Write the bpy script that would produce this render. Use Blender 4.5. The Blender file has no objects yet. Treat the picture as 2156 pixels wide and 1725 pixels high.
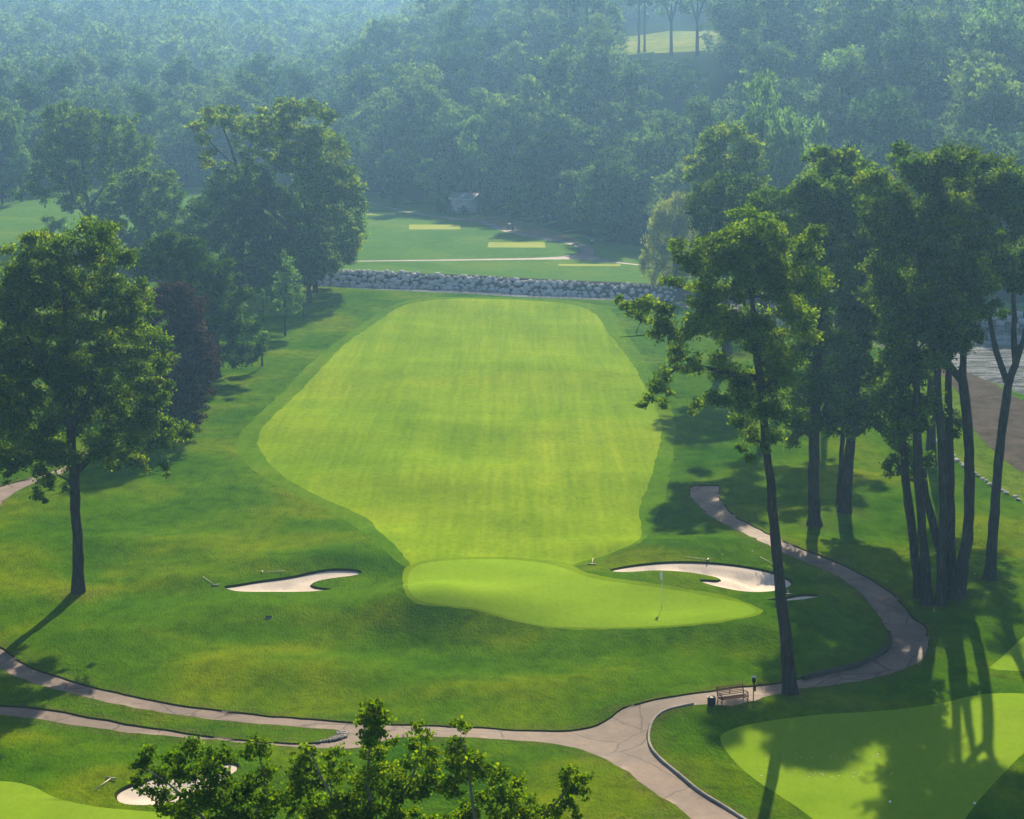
import bpy, bmesh, math, random
import numpy as np
from mathutils import Vector, Matrix
from mathutils.geometry import delaunay_2d_cdt

# ------------------------------------------------------------------ camera, sky, sun, exposure
sc = bpy.context.scene

F_PX, CX, CY = 4312.0, 1078.0, 862.4          # focal length and centre in the 2156 px wide frame of the traced coordinates
TH = math.radians(10.92)
CAM_H = 38.0
cam_d = bpy.data.cameras.new('camera'); cam = bpy.data.objects.new('camera', cam_d); sc.collection.objects.link(cam)
cam.location = (0, 0, CAM_H); cam.rotation_euler = (math.radians(90) - TH, 0, 0)
cam_d.sensor_width = 36; cam_d.lens = 36 * F_PX / 2156.0
cam_d.clip_start = 0.5; cam_d.clip_end = 6000
sc.camera = cam

SUN_EL, SUN_AZ = math.radians(27.5), math.radians(8.3)     # azimuth measured to the right of the view axis (+Y)
w = bpy.data.worlds.new('World'); sc.world = w; w.use_nodes = True
wn = w.node_tree.nodes; wl = w.node_tree.links
bg = wn['Background']; sky = wn.new('ShaderNodeTexSky'); sky.sky_type = 'NISHITA'; sky.sun_disc = False
sky.sun_elevation = SUN_EL; sky.sun_rotation = SUN_AZ; sky.air_density = 1.0; sky.dust_density = 1.2; sky.ozone_density = 1.5
wl.new(sky.outputs[0], bg.inputs[0]); bg.inputs[1].default_value = 0.062
sun_d = bpy.data.lights.new('sun', 'SUN'); sun = bpy.data.objects.new('sun', sun_d); sc.collection.objects.link(sun)
sun_d.energy = 5.0; sun_d.angle = math.radians(0.5); sun_d.color = (1.0, 0.83, 0.58)
SDIR = Vector((math.sin(SUN_AZ) * math.cos(SUN_EL), math.cos(SUN_AZ) * math.cos(SUN_EL), math.sin(SUN_EL)))
sun.rotation_euler = SDIR.to_track_quat('Z', 'Y').to_euler()
sun.location = (20, 120, 160)
sc.view_settings.view_transform = 'Standard'; sc.view_settings.look = 'None'
sc.view_settings.exposure = 1.25; sc.view_settings.gamma = 1.0
sc.cycles.use_denoising = True
sc.cycles.max_bounces = 6; sc.cycles.diffuse_bounces = 3; sc.cycles.transmission_bounces = 4
sc.cycles.volume_bounces = 1; sc.cycles.caustics_reflective = False; sc.cycles.caustics_refractive = False
HAZE_DENSITY = 0.00028
HAZE_COLOR = (0.27, 0.56, 1.0)

rng = np.random.default_rng(7)
random.seed(7)

# ------------------------------------------------------------------ node helpers and materials
def new_mat(name):
    m = bpy.data.materials.new(name); m.use_nodes = True
    nt = m.node_tree; nt.nodes.clear()
    out = nt.nodes.new('ShaderNodeOutputMaterial')
    return m, nt, out

def N(nt, t, **kw):
    n = nt.nodes.new(t)
    for k, v in kw.items():
        if k.startswith('i_'):
            n.inputs[k[2:].replace('_', ' ')].default_value = v
        else: setattr(n, k, v)
    return n

def coords(nt, scale=(1, 1, 1), rot=0.0, kind='Object'):
    tc = N(nt, 'ShaderNodeTexCoord'); mp = N(nt, 'ShaderNodeMapping')
    mp.inputs['Scale'].default_value = scale; mp.inputs['Rotation'].default_value = (0, 0, rot)
    nt.links.new(tc.outputs[kind], mp.inputs[0]); return mp.outputs[0]

def noise(nt, vec, scale, detail=3, rough=0.55, dist=0.0):
    n = N(nt, 'ShaderNodeTexNoise'); n.inputs['Scale'].default_value = scale; n.inputs['Detail'].default_value = detail
    n.inputs['Roughness'].default_value = rough; n.inputs['Distortion'].default_value = dist
    nt.links.new(vec, n.inputs['Vector']); return n.outputs['Fac']

def ramp(nt, fac, stops):
    r = N(nt, 'ShaderNodeValToRGB'); e = r.color_ramp.elements
    while len(e) < len(stops): e.new(0.5)
    for k, (p, c) in enumerate(stops):
        e[k].position = p; e[k].color = (*c, 1) if len(c) == 3 else c
    nt.links.new(fac, r.inputs[0]); return r.outputs[0]

def mixc(nt, fac, a, b, mode='MIX'):
    m = N(nt, 'ShaderNodeMix', data_type='RGBA', blend_type=mode)
    for s, v in ((m.inputs['Factor'], fac), (m.inputs[6], a), (m.inputs[7], b)):
        if isinstance(v, (int, float)): s.default_value = v
        elif isinstance(v, tuple): s.default_value = (*v, 1)
        else: nt.links.new(v, s)
    return m.outputs[2]

def bump(nt, h, strength, dist):
    b = N(nt, 'ShaderNodeBump'); b.inputs['Strength'].default_value = strength; b.inputs['Distance'].default_value = dist
    nt.links.new(h, b.inputs['Height']); return b.outputs[0]

def principled(nt, out, col, rough=0.8, spec=0.2, normal=None, metal=0.0):
    if rough >= 0.9:                                  # turf, soil, bark, sand: matte, no sheen against the light
        p = N(nt, 'ShaderNodeBsdfDiffuse')
        if isinstance(col, tuple): p.inputs[0].default_value = (*col, 1)
        else: nt.links.new(col, p.inputs[0])
        if normal is not None: nt.links.new(normal, p.inputs['Normal'])
        nt.links.new(p.outputs[0], out.inputs[0]); return p
    p = N(nt, 'ShaderNodeBsdfPrincipled')
    if isinstance(col, tuple): p.inputs['Base Color'].default_value = (*col, 1)
    else: nt.links.new(col, p.inputs['Base Color'])
    p.inputs['Roughness'].default_value = rough; p.inputs['Specular IOR Level'].default_value = spec
    p.inputs['Metallic'].default_value = metal
    if normal is not None: nt.links.new(normal, p.inputs['Normal'])
    nt.links.new(p.outputs[0], out.inputs[0]); return p

def grass_mat(name, dark, mid, light, patch=0.09, tuft=1.6, bstr=0.5, bdist=0.12, stripes=0.0, fine=0.35, wear=False):
    """turf: broad patches, tufts and blades; a thin share of the light passes through the blades"""
    m, nt, out = new_mat(name)
    v = coords(nt)
    big = noise(nt, v, patch, 4, 0.6, 0.6)
    c = ramp(nt, big, [(0.32, dark), (0.5, mid), (0.68, light)])
    tf = noise(nt, coords(nt, (1.0, 0.55, 1.0), 0.3), tuft, 5, 0.65, 0.4)
    tcol = ramp(nt, tf, [(0.3, (0.62, 0.66, 0.55)), (0.5, (1, 1, 1)), (0.72, (1.32, 1.26, 1.2))])
    c = mixc(nt, fine * 2 if fine < .5 else 1.0, c, tcol, 'MULTIPLY')
    fb = noise(nt, coords(nt, (1.0, 0.35, 1.0)), tuft * 7, 3, 0.7)
    fcol = ramp(nt, fb, [(0.3, (0.72, 0.75, 0.7)), (0.7, (1.25, 1.22, 1.2))])
    c = mixc(nt, fine, c, fcol, 'MULTIPLY')
    if stripes > 0:
        sv = coords(nt, (1.0, 0.035, 1.0), 0.06)
        st = noise(nt, sv, 0.55, 4, 0.6, 0.25)
        scol = ramp(nt, st, [(0.36, (0.80, 0.87, 0.74)), (0.5, (1, 1, 1)), (0.64, (1.2, 1.12, 1.25))])
        c = mixc(nt, stripes, c, scol, 'MULTIPLY')
        s2 = noise(nt, coords(nt, (1.0, 0.03, 1.0), 0.03), 2.3, 3, 0.6, 0.1)
        c = mixc(nt, stripes, c, ramp(nt, s2, [(0.36, (0.86, 0.9, 0.82)), (0.64, (1.13, 1.09, 1.12))]), 'MULTIPLY')
        cr = noise(nt, coords(nt, (0.09, 1.0, 1.0), 0.05), 0.8, 4, 0.6, 0.2)
        ccol = ramp(nt, cr, [(0.36, (0.86, 0.9, 0.82)), (0.5, (1, 1, 1)), (0.64, (1.12, 1.08, 1.1))])
        c = mixc(nt, stripes * 0.35, c, ccol, 'MULTIPLY')
    if wear:          # thin turf and dry soil where wheels cut the path corners and around tree feet
        at_ = N(nt, 'ShaderNodeAttribute', attribute_name='wear')
        wn1 = noise(nt, v, 0.9, 4, 0.7, 0.5)
        ml = N(nt, 'ShaderNodeMath', operation='MULTIPLY'); nt.links.new(at_.outputs['Fac'], ml.inputs[0]); nt.links.new(ramp(nt, wn1, [(0.38, (0.1,) * 3), (0.62, (1.0,) * 3)]), ml.inputs[1])
        c = mixc(nt, ml.outputs[0], c, ramp(nt, fb, [(0.3, (0.055, 0.06, 0.016)), (0.7, (0.12, 0.11, 0.035))]))
    add = N(nt, 'ShaderNodeMath', operation='ADD')
    nt.links.new(tf, add.inputs[0]); nt.links.new(fb, add.inputs[1])
    nrm = bump(nt, add.outputs[0], bstr, bdist)
    principled(nt, out, c, 0.9, 0.03, nrm)
    return m

def leaf_mat(name, dark, mid, light, trans=0.45, tcol=(1.7, 1.5, 0.5), vary=0.25):
    m, nt, out = new_mat(name)
    at = N(nt, 'ShaderNodeAttribute', attribute_name='tint')
    oi = N(nt, 'ShaderNodeObjectInfo')
    mth = N(nt, 'ShaderNodeMath', operation='MULTIPLY_ADD'); mth.inputs[1].default_value = vary
    nt.links.new(oi.outputs['Random'], mth.inputs[0]); nt.links.new(at.outputs['Fac'], mth.inputs[2])
    sub = N(nt, 'ShaderNodeMath', operation='SUBTRACT'); sub.inputs[1].default_value = vary / 2
    nt.links.new(mth.outputs[0], sub.inputs[0])
    c = ramp(nt, sub.outputs[0], [(0.1, dark), (0.5, mid), (0.95, light)])
    tc = mixc(nt, 1.0, c, tcol, 'MULTIPLY')
    d = N(nt, 'ShaderNodeBsdfDiffuse'); nt.links.new(c, d.inputs[0])
    t = N(nt, 'ShaderNodeBsdfTranslucent'); nt.links.new(tc, t.inputs[0])
    mx = N(nt, 'ShaderNodeMixShader'); mx.inputs[0].default_value = trans
    nt.links.new(d.outputs[0], mx.inputs[1]); nt.links.new(t.outputs[0], mx.inputs[2])
    nt.links.new(mx.outputs[0], out.inputs[0]); return m

def bark_mat(name, a, b):
    m, nt, out = new_mat(name)
    n1 = noise(nt, coords(nt, (1, 1, 0.15)), 9, 5, 0.65, 0.5)
    n2 = noise(nt, coords(nt), 0.7, 3)
    c = ramp(nt, n1, [(0.3, a), (0.7, b)])
    c = mixc(nt, 0.5, c, ramp(nt, n2, [(0.3, (0.6, 0.6, 0.6)), (0.7, (1.3, 1.3, 1.3))]), 'MULTIPLY')
    principled(nt, out, c, 0.9, 0.1, bump(nt, n1, 0.9, 0.06)); return m

def plain_mat(name, col, rough=0.6, spec=0.3, metal=0.0, var=0.2, sc_=6.0, bstr=0.0):
    m, nt, out = new_mat(name)
    n1 = noise(nt, coords(nt), sc_, 4, 0.6)
    c = mixc(nt, 1.0, col, ramp(nt, n1, [(0.25, (1 - var,) * 3), (0.75, (1 + var,) * 3)]), 'MULTIPLY')
    principled(nt, out, c, rough, spec, bump(nt, n1, bstr, 0.05) if bstr else None, metal); return m

def sand_mat(name):
    m, nt, out = new_mat(name)
    v = coords(nt)
    n1 = noise(nt, v, 0.5, 4, 0.6, 0.5)
    n2 = noise(nt, coords(nt, (1, 1, 1), 0.4), 5, 4, 0.65, 1.5)
    c = ramp(nt, n1, [(0.3, (0.52, 0.45, 0.38)), (0.7, (0.60, 0.535, 0.465))])
    c = mixc(nt, 0.4, c, ramp(nt, n2, [(0.3, (0.8, 0.78, 0.76)), (0.6, (1.05, 1.05, 1.05))]), 'MULTIPLY')
    wv = N(nt, 'ShaderNodeTexWave', wave_type='BANDS'); wv.inputs['Scale'].default_value = 1.6; wv.inputs['Distortion'].default_value = 5; wv.inputs['Detail'].default_value = 2; wv.inputs['Detail Scale'].default_value = .35
    nt.links.new(coords(nt, (1, .35, 1), .5), wv.inputs[0])
    ad = N(nt, 'ShaderNodeMath', operation='MULTIPLY_ADD'); ad.inputs[1].default_value = .6; nt.links.new(wv.outputs['Fac'], ad.inputs[0]); nt.links.new(n2, ad.inputs[2])
    principled(nt, out, c, 0.95, 0.05, bump(nt, ad.outputs[0], 0.4, 0.06)); return m

def path_mat(name, base=(0.150, 0.116, 0.101)):
    m, nt, out = new_mat(name)
    v = coords(nt)
    n1 = noise(nt, v, 0.35, 5, 0.65, 0.8); n2 = noise(nt, v, 14, 3, 0.7); n3 = noise(nt, v, 2.2, 5, 0.7, 0.6)
    c = mixc(nt, 1.0, base, ramp(nt, n1, [(0.3, (0.72, 0.73, 0.76)), (0.7, (1.22, 1.2, 1.16))]), 'MULTIPLY')
    c = mixc(nt, 0.7, c, ramp(nt, n3, [(0.3, (0.78, 0.78, 0.78)), (0.7, (1.18, 1.17, 1.15))]), 'MULTIPLY')
    c = mixc(nt, 0.5, c, ramp(nt, n2, [(0.3, (0.7, 0.7, 0.7)), (0.7, (1.3, 1.3, 1.3))]), 'MULTIPLY')
    vo = N(nt, 'ShaderNodeTexVoronoi', feature='DISTANCE_TO_EDGE'); vo.inputs['Scale'].default_value = .32
    wob = N(nt, 'ShaderNodeMix', data_type='VECTOR'); 
    ns = N(nt, 'ShaderNodeTexNoise'); ns.inputs['Scale'].default_value = .8; ns.inputs['Detail'].default_value = 5; nt.links.new(v, ns.inputs['Vector'])
    wob.inputs[0].default_value = .35; nt.links.new(v, wob.inputs[4]); nt.links.new(ns.outputs['Color'], wob.inputs[5]); nt.links.new(wob.outputs[1], vo.inputs['Vector'])
    c = mixc(nt, 1.0, c, ramp(nt, vo.outputs['Distance'], [(0.004, (0.55, 0.54, 0.54)), (0.014, (1, 1, 1))]), 'MULTIPLY')
    n4 = noise(nt, v, 0.12, 5, 0.7, 1.2)
    c = mixc(nt, 1.0, c, ramp(nt, n4, [(0.35, (0.78, 0.8, 0.84)), (0.55, (1.06, 1.03, 1.0))]), 'MULTIPLY')
    principled(nt, out, c, 0.8, 0.12, bump(nt, n2, 0.4, 0.02)); return m

def earth_mat(name, cols, scale=0.8, bstr=0.6):
    m, nt, out = new_mat(name)
    n1 = noise(nt, coords(nt), scale, 6, 0.65, 0.7)
    n2 = noise(nt, coords(nt), scale * 9, 3, 0.7)
    c = ramp(nt, n1, [(0.25 + 0.5 * k / (len(cols) - 1), cc) for k, cc in enumerate(cols)])
    c = mixc(nt, 0.6, c, ramp(nt, n2, [(0.3, (0.6, 0.6, 0.6)), (0.7, (1.4, 1.4, 1.4))]), 'MULTIPLY')
    principled(nt, out, c, 0.95, 0.1, bump(nt, n2, bstr, 0.1)); return m

def water_mat(name):
    m, nt, out = new_mat(name)
    n1 = noise(nt, coords(nt, (0.6, 1.6, 1)), 1.3, 5, 0.7, 1.2)
    n2 = noise(nt, coords(nt, (0.5, 1.5, 1), 0.4), 0.22, 4, 0.6, 1.5)
    foam_glint = noise(nt, coords(nt, (0.35, 1.3, 1), 0.25), 1.6, 6, 0.75, 2.0)  # pale streaks: foam, with sun glints painted in among it
    mul = N(nt, 'ShaderNodeMath', operation='MULTIPLY'); nt.links.new(n2, mul.inputs[0]); nt.links.new(foam_glint, mul.inputs[1])
    fc = ramp(nt, mul.outputs[0], [(0.20, (0.02, 0.026, 0.03)), (0.31, (0.26, 0.29, 0.31))])
    p = principled(nt, out, fc, 0.1, 0.3, bump(nt, n1, 0.22, 0.05)); return m

M = {}
M['rough'] = grass_mat('rough_grass', (0.027, 0.088, 0.001), (0.056, 0.128, 0.0012), (0.114, 0.166, 0.0015), 0.085, 1.0, 0.75, 0.22, 0, 0.42, True)
M['semi'] = grass_mat('semi_rough_grass', (0.054, 0.130, 0.002), (0.072, 0.152, 0.003), (0.096, 0.168, 0.004), 0.06, 1.4, 0.5, 0.08, 0.4, 0.25)
M['fairway'] = grass_mat('fairway_grass', (0.116, 0.208, 0.005), (0.146, 0.240, 0.007), (0.182, 0.264, 0.010), 0.045, 2.2, 0.3, 0.03, 0.6, 0.24)
M['fringe'] = grass_mat('fringe_grass', (0.102, 0.185, 0.004), (0.118, 0.200, 0.005), (0.136, 0.215, 0.006), 0.1, 2.2, 0.25, 0.03, 0.2, 0.2)  # tone darkened to paint the shadow line of the green's cut step
M['green'] = grass_mat('putting_grass', (0.140, 0.245, 0.013), (0.156, 0.264, 0.014), (0.172, 0.278, 0.018), 0.12, 3.0, 0.12, 0.02, 0.12, 0.14)
M['tee'] = grass_mat('tee_grass', (0.22, 0.28, 0.06), (0.26, 0.31, 0.07), (0.29, 0.33, 0.08), 0.2, 2, 0.1, 0.02, 0, 0.1)
M['lawn'] = grass_mat('lawn_grass', (0.058, 0.135, 0.024), (0.072, 0.155, 0.028), (0.10, 0.175, 0.03), 0.05, 0.8, 0.3, 0.08, 0, 0.2)
M['dry'] = grass_mat('dry_grass', (0.13, 0.13, 0.05), (0.18, 0.155, 0.08), (0.23, 0.18, 0.10), 0.12, 0.9, 0.6, 0.2, 0, 0.4)
M['bank'] = grass_mat('bank_grass', (0.075, 0.155, 0.006), (0.11, 0.20, 0.008), (0.145, 0.215, 0.018), 0.16, 0.9, 1.2, 0.35, 0, 0.45)
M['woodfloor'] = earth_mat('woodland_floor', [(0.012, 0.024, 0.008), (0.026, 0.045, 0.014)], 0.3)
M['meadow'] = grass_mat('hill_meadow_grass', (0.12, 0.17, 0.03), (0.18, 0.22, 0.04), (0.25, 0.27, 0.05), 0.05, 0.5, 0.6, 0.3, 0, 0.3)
M['sand'] = sand_mat('bunker_sand')
M['path'] = path_mat('worn_path_asphalt')
M['far_path'] = path_mat('pale_far_asphalt', (0.15, 0.14, 0.14))
M['beach'] = earth_mat('river_gravel', [(0.035, 0.032, 0.026), (0.075, 0.064, 0.052), (0.105, 0.088, 0.072)], 0.35, 1.0)
M['bed'] = earth_mat('creek_bed', [(0.05, 0.05, 0.045), (0.11, 0.10, 0.09)], 0.8)
M['water'] = water_mat('river_water')
M['soil'] = earth_mat('bare_soil', [(0.022, 0.03, 0.006), (0.045, 0.045, 0.014)], 1.5)
M['bark'] = bark_mat('dark_bark', (0.022, 0.02, 0.02), (0.075, 0.066, 0.06))
M['bark_pale'] = bark_mat('pale_bark', (0.12, 0.115, 0.10), (0.28, 0.26, 0.23))
M['leaf'] = leaf_mat('broad_leaf', (0.018, 0.060, 0.005), (0.054, 0.130, 0.006), (0.165, 0.240, 0.008), 0.5, (1.9, 1.7, 0.4))
M['leaf_near'] = leaf_mat('poplar_leaf', (0.022, 0.070, 0.004), (0.066, 0.152, 0.005), (0.160, 0.250, 0.008), 0.44, (1.9, 1.7, 0.4))
M['leaf_dark'] = leaf_mat('dark_leaf', (0.014, 0.048, 0.009), (0.034, 0.090, 0.012), (0.085, 0.155, 0.016), 0.38)
M['leaf_purple'] = leaf_mat('copper_beech_leaf', (0.018, 0.016, 0.018), (0.034, 0.027, 0.028), (0.12, 0.085, 0.065), 0.3, (1.1, 0.95, 0.85))
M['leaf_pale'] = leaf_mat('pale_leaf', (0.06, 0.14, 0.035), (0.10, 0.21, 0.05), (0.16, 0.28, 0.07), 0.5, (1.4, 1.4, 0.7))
M['leaf_willow'] = leaf_mat('willow_leaf', (0.08, 0.12, 0.03), (0.13, 0.19, 0.045), (0.22, 0.27, 0.06), 0.5, (1.5, 1.4, 0.7))
M['leaf_hill'] = leaf_mat('hill_leaf', (0.018, 0.058, 0.022), (0.045, 0.112, 0.036), (0.115, 0.195, 0.055), 0.45, (1.6, 1.5, 0.6), 0.8)  # blue shift in the leaf colour imitates extra haze over the hill
M['leaf_pine'] = leaf_mat('pine_needle', (0.02, 0.045, 0.018), (0.035, 0.07, 0.025), (0.06, 0.10, 0.035), 0.25)
M['flower'] = leaf_mat('white_bloom', (0.6, 0.6, 0.55), (0.75, 0.75, 0.7), (0.8, 0.8, 0.8), 0.3, (1, 1, 1))
M['rock'] = earth_mat('boulder_stone', [(0.36, 0.35, 0.35), (0.54, 0.52, 0.51), (0.68, 0.66, 0.64)], 1.1, 0.5)
M['pale_stone'] = earth_mat('pale_limestone', [(0.42, 0.39, 0.34), (0.62, 0.58, 0.52)], 1.5, 0.4)
M['concrete'] = earth_mat('concrete', [(0.30, 0.30, 0.31), (0.42, 0.42, 0.43)], 0.8, 0.2)
M['kerb'] = earth_mat('kerb_concrete', [(0.20, 0.19, 0.17), (0.34, 0.32, 0.29)], 1.2, 0.2)
M['kerb_dark'] = earth_mat('weathered_timber', [(0.05, 0.045, 0.04), (0.10, 0.09, 0.08)], 1.2, 0.3)
M['wood'] = plain_mat('varnished_wood', (0.42, 0.14, 0.045), 0.4, 0.4, 0, 0.3, 12)
M['iron'] = plain_mat('brown_iron', (0.035, 0.02, 0.016), 0.45, 0.4, 0.3, 0.2)
M['black'] = plain_mat('black_plastic', (0.012, 0.012, 0.014), 0.5, 0.3)
M['black_metal'] = plain_mat('black_metal', (0.02, 0.02, 0.022), 0.35, 0.5, 0.4)
M['red'] = plain_mat('red_towel', (0.22, 0.012, 0.02), 0.95, 0.05)
M['white'] = plain_mat('white_paint', (0.8, 0.8, 0.8), 0.5, 0.3, 0, 0.05)
M['flag'] = plain_mat('white_flag_cloth', (0.8, 0.8, 0.78), 0.9, 0.05, 0, 0.05)
M['ball_yellow'] = plain_mat('yellow_ball', (0.75, 0.7, 0.2), 0.4, 0.4, 0, 0.05)
M['cup'] = plain_mat('dark_hole', (0.02, 0.03, 0.015), 0.9, 0.05)
M['rake_wood'] = plain_mat('pale_rake_wood', (0.5, 0.46, 0.36), 0.6, 0.2)
M['rake_head'] = plain_mat('grey_rake_head', (0.06, 0.07, 0.06), 0.5, 0.3)
M['siding'] = plain_mat('grey_siding', (0.46, 0.45, 0.45), 0.8, 0.15, 0, 0.1, 3)
M['shingle'] = earth_mat('grey_shingle', [(0.16, 0.155, 0.165), (0.24, 0.23, 0.24)], 2.0, 0.3)
M['trim'] = plain_mat('pale_trim', (0.62, 0.62, 0.6), 0.5, 0.3, 0, 0.05)
M['skylight'] = plain_mat('glossy_skylight', (0.85, 0.87, 0.88), 0.12, 0.9, 0.6, 0.02)
M['bin_grey'] = plain_mat('grey_drum', (0.2, 0.2, 0.19), 0.6, 0.3)

# ------------------------------------------------------------------ object helpers
def tag(o, label=None, cat=None, group=None, kind=None):
    if label: o['label'] = label
    if cat: o['category'] = cat
    if group: o['group'] = group
    if kind: o['kind'] = kind
    return o

def empty(name, loc):
    o = bpy.data.objects.new(name, None); sc.collection.objects.link(o); o.location = loc
    o.empty_display_size = 0.3; return o

def mesh_obj(name, V, Fq, mat, parent=None, tint=None, smooth=False, mats=None, midx=None):
    """V (n,3) array, Fq (m,k) int array (all faces with k corners) or list of arrays"""
    me = bpy.data.meshes.new(name)
    V = np.asarray(V, dtype=np.float32)
    Fl = Fq if isinstance(Fq, list) else [Fq]
    Fl = [np.asarray(f, dtype=np.int32) for f in Fl if len(f)]
    loops = np.concatenate([f.ravel() for f in Fl]); tot = np.concatenate([np.full(len(f), f.shape[1], np.int32) for f in Fl])
    start = np.concatenate([[0], np.cumsum(tot)[:-1]]).astype(np.int32)
    me.vertices.add(len(V)); me.vertices.foreach_set('co', V.ravel())
    me.loops.add(len(loops)); me.loops.foreach_set('vertex_index', loops)
    me.polygons.add(len(tot)); me.polygons.foreach_set('loop_start', start); me.polygons.foreach_set('loop_total', tot)
    if smooth: me.polygons.foreach_set('use_smooth', np.ones(len(tot), dtype=bool))
    if tint is not None:
        a = me.attributes.new('tint', 'FLOAT', 'FACE'); a.data.foreach_set('value', np.asarray(tint, np.float32))
    for mm in (mats or [mat]): me.materials.append(mm)
    if midx is not None: me.polygons.foreach_set('material_index', np.asarray(midx, np.int32))
    me.update(calc_edges=True); me.validate()
    o = bpy.data.objects.new(name, me); sc.collection.objects.link(o)
    if parent: o.parent = parent
    return o

class Geo:
    """collects boxes, tubes and balls into one mesh"""
    def __init__(self): self.V = []; self.F = {3: [], 4: []}; self.n = 0
    def add(self, V, F):
        V = np.asarray(V, float)
        for f in F: self.F[len(f)].append([i + self.n for i in f])
        self.V.append(V); self.n += len(V)
    def box(self, c, s, rz=0.0, taper=1.0, bev=0.0):
        hx, hy, hz = s[0] / 2, s[1] / 2, s[2] / 2
        b = min(bev, hx * .9, hy * .9)
        def ring(z, k):
            x, y = hx * k, hy * k
            if b > 0:
                return [(-x + b, -y, z), (x - b, -y, z), (x, -y + b, z), (x, y - b, z), (x - b, y, z), (-x + b, y, z), (-x, y - b, z), (-x, -y + b, z)]
            return [(-x, -y, z), (x, -y, z), (x, y, z), (-x, y, z)]
        A = ring(-hz, 1); B = ring(hz, taper); n = len(A)
        V = np.array(A + B + [(0, 0, -hz), (0, 0, hz)])
        F = [(i, (i + 1) % n, n + (i + 1) % n, n + i) for i in range(n)]
        F += [((i + 1) % n, i, 2 * n) for i in range(n)] + [(n + i, n + (i + 1) % n, 2 * n + 1) for i in range(n)]
        cz, sz = math.cos(rz), math.sin(rz)
        R = np.array([[cz, -sz, 0], [sz, cz, 0], [0, 0, 1]])
        self.add(V @ R.T + np.array(c), F); return self
    def tube(self, P, R, seg=8, cap=True):
        P = np.asarray(P, float); R = np.broadcast_to(np.asarray(R, float), (len(P),))
        V, Fq = tube(P, R, seg)
        F = [tuple(f) for f in Fq]
        if cap:
            k = len(V); V = np.vstack([V, P[0], P[-1]])
            F += [((j + 1) % seg, j, k) for j in range(seg)]
            b = (len(P) - 1) * seg
            F += [(b + j, b + (j + 1) % seg, k + 1) for j in range(seg)]
        self.add(V, F); return self
    def build(self, name, mat, parent=None, smooth=False):
        V = np.vstack(self.V)
        return mesh_obj(name, V, [np.array(self.F[k]) for k in (3, 4) if self.F[k]], mat, parent, smooth=smooth)

def tube(P, R, seg=8):
    n = len(P)
    T = np.gradient(P, axis=0); T /= np.linalg.norm(T, axis=1)[:, None] + 1e-9
    ref = np.array([1.0, 0, 0]) if abs(T[0][0]) < 0.8 else np.array([0, 1.0, 0])
    A = np.cross(T, ref); A /= np.linalg.norm(A, axis=1)[:, None] + 1e-9
    B = np.cross(T, A)
    an = np.linspace(0, 2 * np.pi, seg, endpoint=False)
    V = (P[:, None, :] + R[:, None, None] * (np.cos(an)[None, :, None] * A[:, None, :] + np.sin(an)[None, :, None] * B[:, None, :])).reshape(-1, 3)
    i = np.arange(n - 1)[:, None] * seg; j = np.arange(seg)[None, :]; j2 = (j + 1) % seg
    F = np.stack([i + j, i + j2, i + seg + j2, i + seg + j], -1).reshape(-1, 4)
    return V, F

def ss(t): t = np.clip(t, 0, 1); return t * t * (3 - 2 * t)

# ------------------------------------------------------------------ the lie of the land
R_ = np.array([1.0, 0, 0]); FW = np.array([0, math.cos(TH), -math.sin(TH)]); UP = np.array([0, math.sin(TH), math.cos(TH)])
def ray(x, y):
    x = np.asarray(x, float); y = np.asarray(y, float)
    return (x - CX)[..., None] * R_ + F_PX * FW - (y - CY)[..., None] * UP
def plane(x, y, z=0.0):
    d = ray(x, y); t = (z - CAM_H) / d[..., 2]
    return d * t[..., None] + np.array([0, 0, CAM_H])
def on_depth(x, y, Y):
    d = ray(x, y); t = Y / d[..., 1]
    return d * np.asarray(t)[..., None] + np.array([0, 0, CAM_H])
def project(P):
    P = np.asarray(P, float) - np.array([0, 0, CAM_H])
    z = P @ FW
    return CX + F_PX * (P @ R_) / z, CY - F_PX * (P @ UP) / z, z

WATER_Z = -1.35
near_px = np.array([(-500, 575), (-100, 585), (300, 593), (690, 603), (834, 611), (978, 617), (1122, 626), (1302, 631), (1420, 640), (1560, 668), (1750, 702), (1900, 735), (2030, 778), (2090, 805), (2156, 846), (2400, 960)], float)
far_px = np.array([(-500, 575), (-100, 583), (300, 591), (690, 601), (834, 606), (978, 610), (1122, 619), (1302, 627), (1420, 633), (1600, 640), (1800, 650), (2000, 668), (2156, 694), (2400, 720)], float)
nP = plane(near_px[:, 0], near_px[:, 1], 0.0); nP[10:] = plane(near_px[10:, 0], near_px[10:, 1], WATER_Z)
nP[:10, 1] += 0.5
fP = plane(far_px[:, 0], far_px[:, 1], WATER_Z)
fP[:, 1] = np.maximum(fP[:, 1], np.interp(fP[:, 0], nP[:, 0], nP[:, 1]) + 5.0)
def y_near(x): return np.interp(x, nP[:, 0], nP[:, 1])
def y_far(x): return np.interp(x, fP[:, 0], fP[:, 1])
FAR_Z = 0.5
foot_px = np.array([(-600, 425), (-150, 420), (60, 415), (200, 398), (480, 394), (680, 394), (790, 410), (880, 430), (1060, 446), (1150, 472), (1230, 494), (1300, 512), (1500, 545), (1800, 590), (2156, 640), (2600, 690)], float)
ftP = plane(foot_px[:, 0], foot_px[:, 1], FAR_Z)
def y_foot(x): return np.interp(x, ftP[:, 0], ftP[:, 1])

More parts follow.
